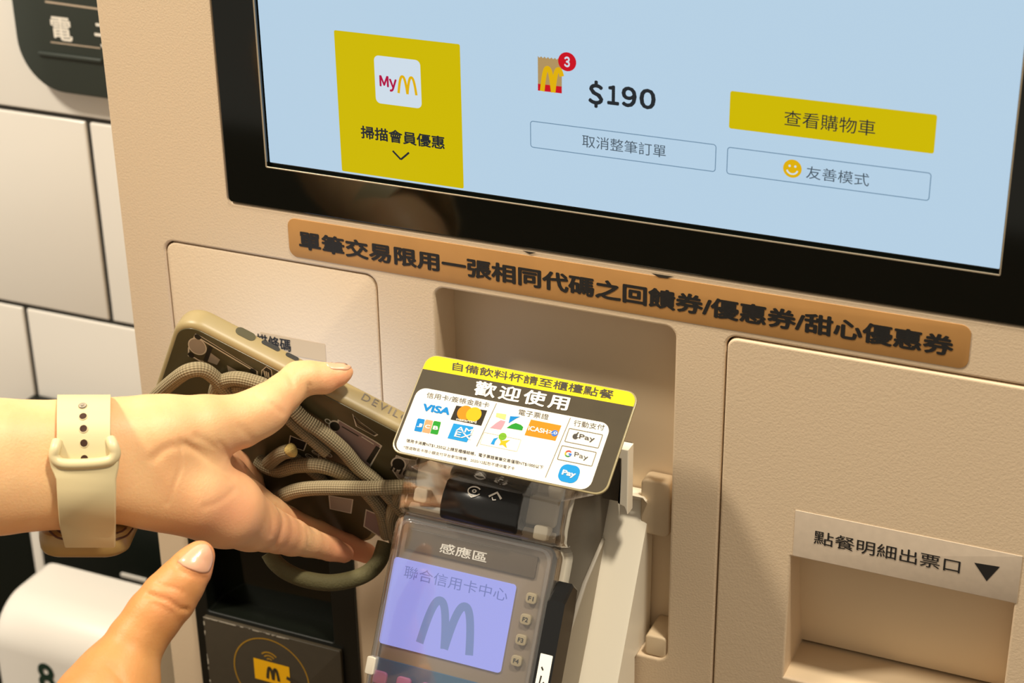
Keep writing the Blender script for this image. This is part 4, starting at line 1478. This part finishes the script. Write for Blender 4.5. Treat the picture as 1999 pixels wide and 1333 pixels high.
QF = YF(.184)
tz = at(95, 777, .196)[2]
xl = at(76, 1042, .184)[0]
pr = thing('wall_panel', 'dark green-black panel with a small white slot beside the kiosk', 'panel', (-.27, .1985, .60))
rbox('panel_body', QF, xl, -.2145, -tz, -.60, 0, .0145, M['panel_dark'], pr, .004, .002)
a = QF.uv((236, 1118)); b = QF.uv((288, 1136))
vm_ = (a[1] + b[1]) / 2
rbox('slot_light', QF, a[0], b[0], vm_ - .0017, vm_ + .0017, -.001, .002, M['disp_white'], pr, .0014, .0004)
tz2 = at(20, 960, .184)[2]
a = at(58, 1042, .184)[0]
rbox('bright_gap_fill', QF, a, xl + .0002, -tz2, -.60, .0004, .0145, M['disp_white'], pr, .001, .0005)  # added strip, its white standing in for lit tile between the panels
rbox('wall_panel', QF, at(57, 1042, .184)[0] - .16, at(57, 1042, .184)[0], -tz2, -.60, 0, .0145, M['panel_dark'], None, .004, .002, origin=(-.42, .1985, .60))
tag(bpy.data.objects['wall_panel.001'], 'dark panel at the left edge, left of the added white gap strip', 'panel')

yb, yf = .145, .082
zt = at(66, 1087, yb)[2]
XLd = at(3, 1160, .09)[0] - .012
XRd = at(232, 1245, yf)[0]
disp = thing('dispenser', 'white rounded box with a dark green figure on its front, bottom left', 'dispenser', (-.29, .09, .60))
prof = [(.148, .61), (.148, zt - .004), (.144, zt)]
for t in range(0, 91, 9):
    aa = math.radians(t)
    prof.append((yf + .030 - .030 * math.sin(aa), zt - .030 + .030 * math.cos(aa)))
prof += [(yf, .61)]
g = Geo()
cx_ = np.array([.10, zt - .12])
xs_, sc_ = [], []
Rr = .014
for k in range(7):
    aa = math.radians(90 * k / 6)
    xs_.append(XLd + Rr * (1 - math.sin(aa))); sc_.append(Rr * (1 - math.cos(aa)))
order = list(zip(xs_, sc_))[::-1]
order = [(XLd + Rr * (1 - math.cos(math.radians(15 * k))), Rr * (1 - math.sin(math.radians(15 * k)))) for k in range(7)]
full = order + [(XRd - (x - XLd) * .35, d * .35) for x, d in order[::-1]]
def inset_prof(d):
    out = []
    for (y, z) in prof:
        out.append((min(max(y, yf + 0) + (d if y < .13 else 0), .148), z - (d if z > .7 else 0)))
    return out
g.loft([[(x, y, z) for y, z in inset_prof(d)] for x, d in full])
dbody = g.make('dispenser_body', M['disp_white'], disp, smooth=40)
GF = YF(yf - .0002)
P = Print(GF, 0)
a = GF.uv((70, 1288)); 
P.text('8', None, None, 'glyph_green', .03, 1, uvbox=((a[0], a[1] + .0006), (a[0] + .0135, a[1] + .0235)))
dbv = BVHTree.FromPolygons([v.co + disp.location for v in dbody.data.vertices], [tuple(p.vertices) for p in dbody.data.polygons])
for i, q in enumerate(P.v):
    hit = dbv.ray_cast(Vector((q[0], -.2, q[2])), Vector((0, 1, 0)))
    if hit[0] is not None:
        P.v[i] = np.array([q[0], hit[0][1] - .0003 - (yf - .0002 - q[1]), q[2]])
P.make('dispenser_figure', disp)
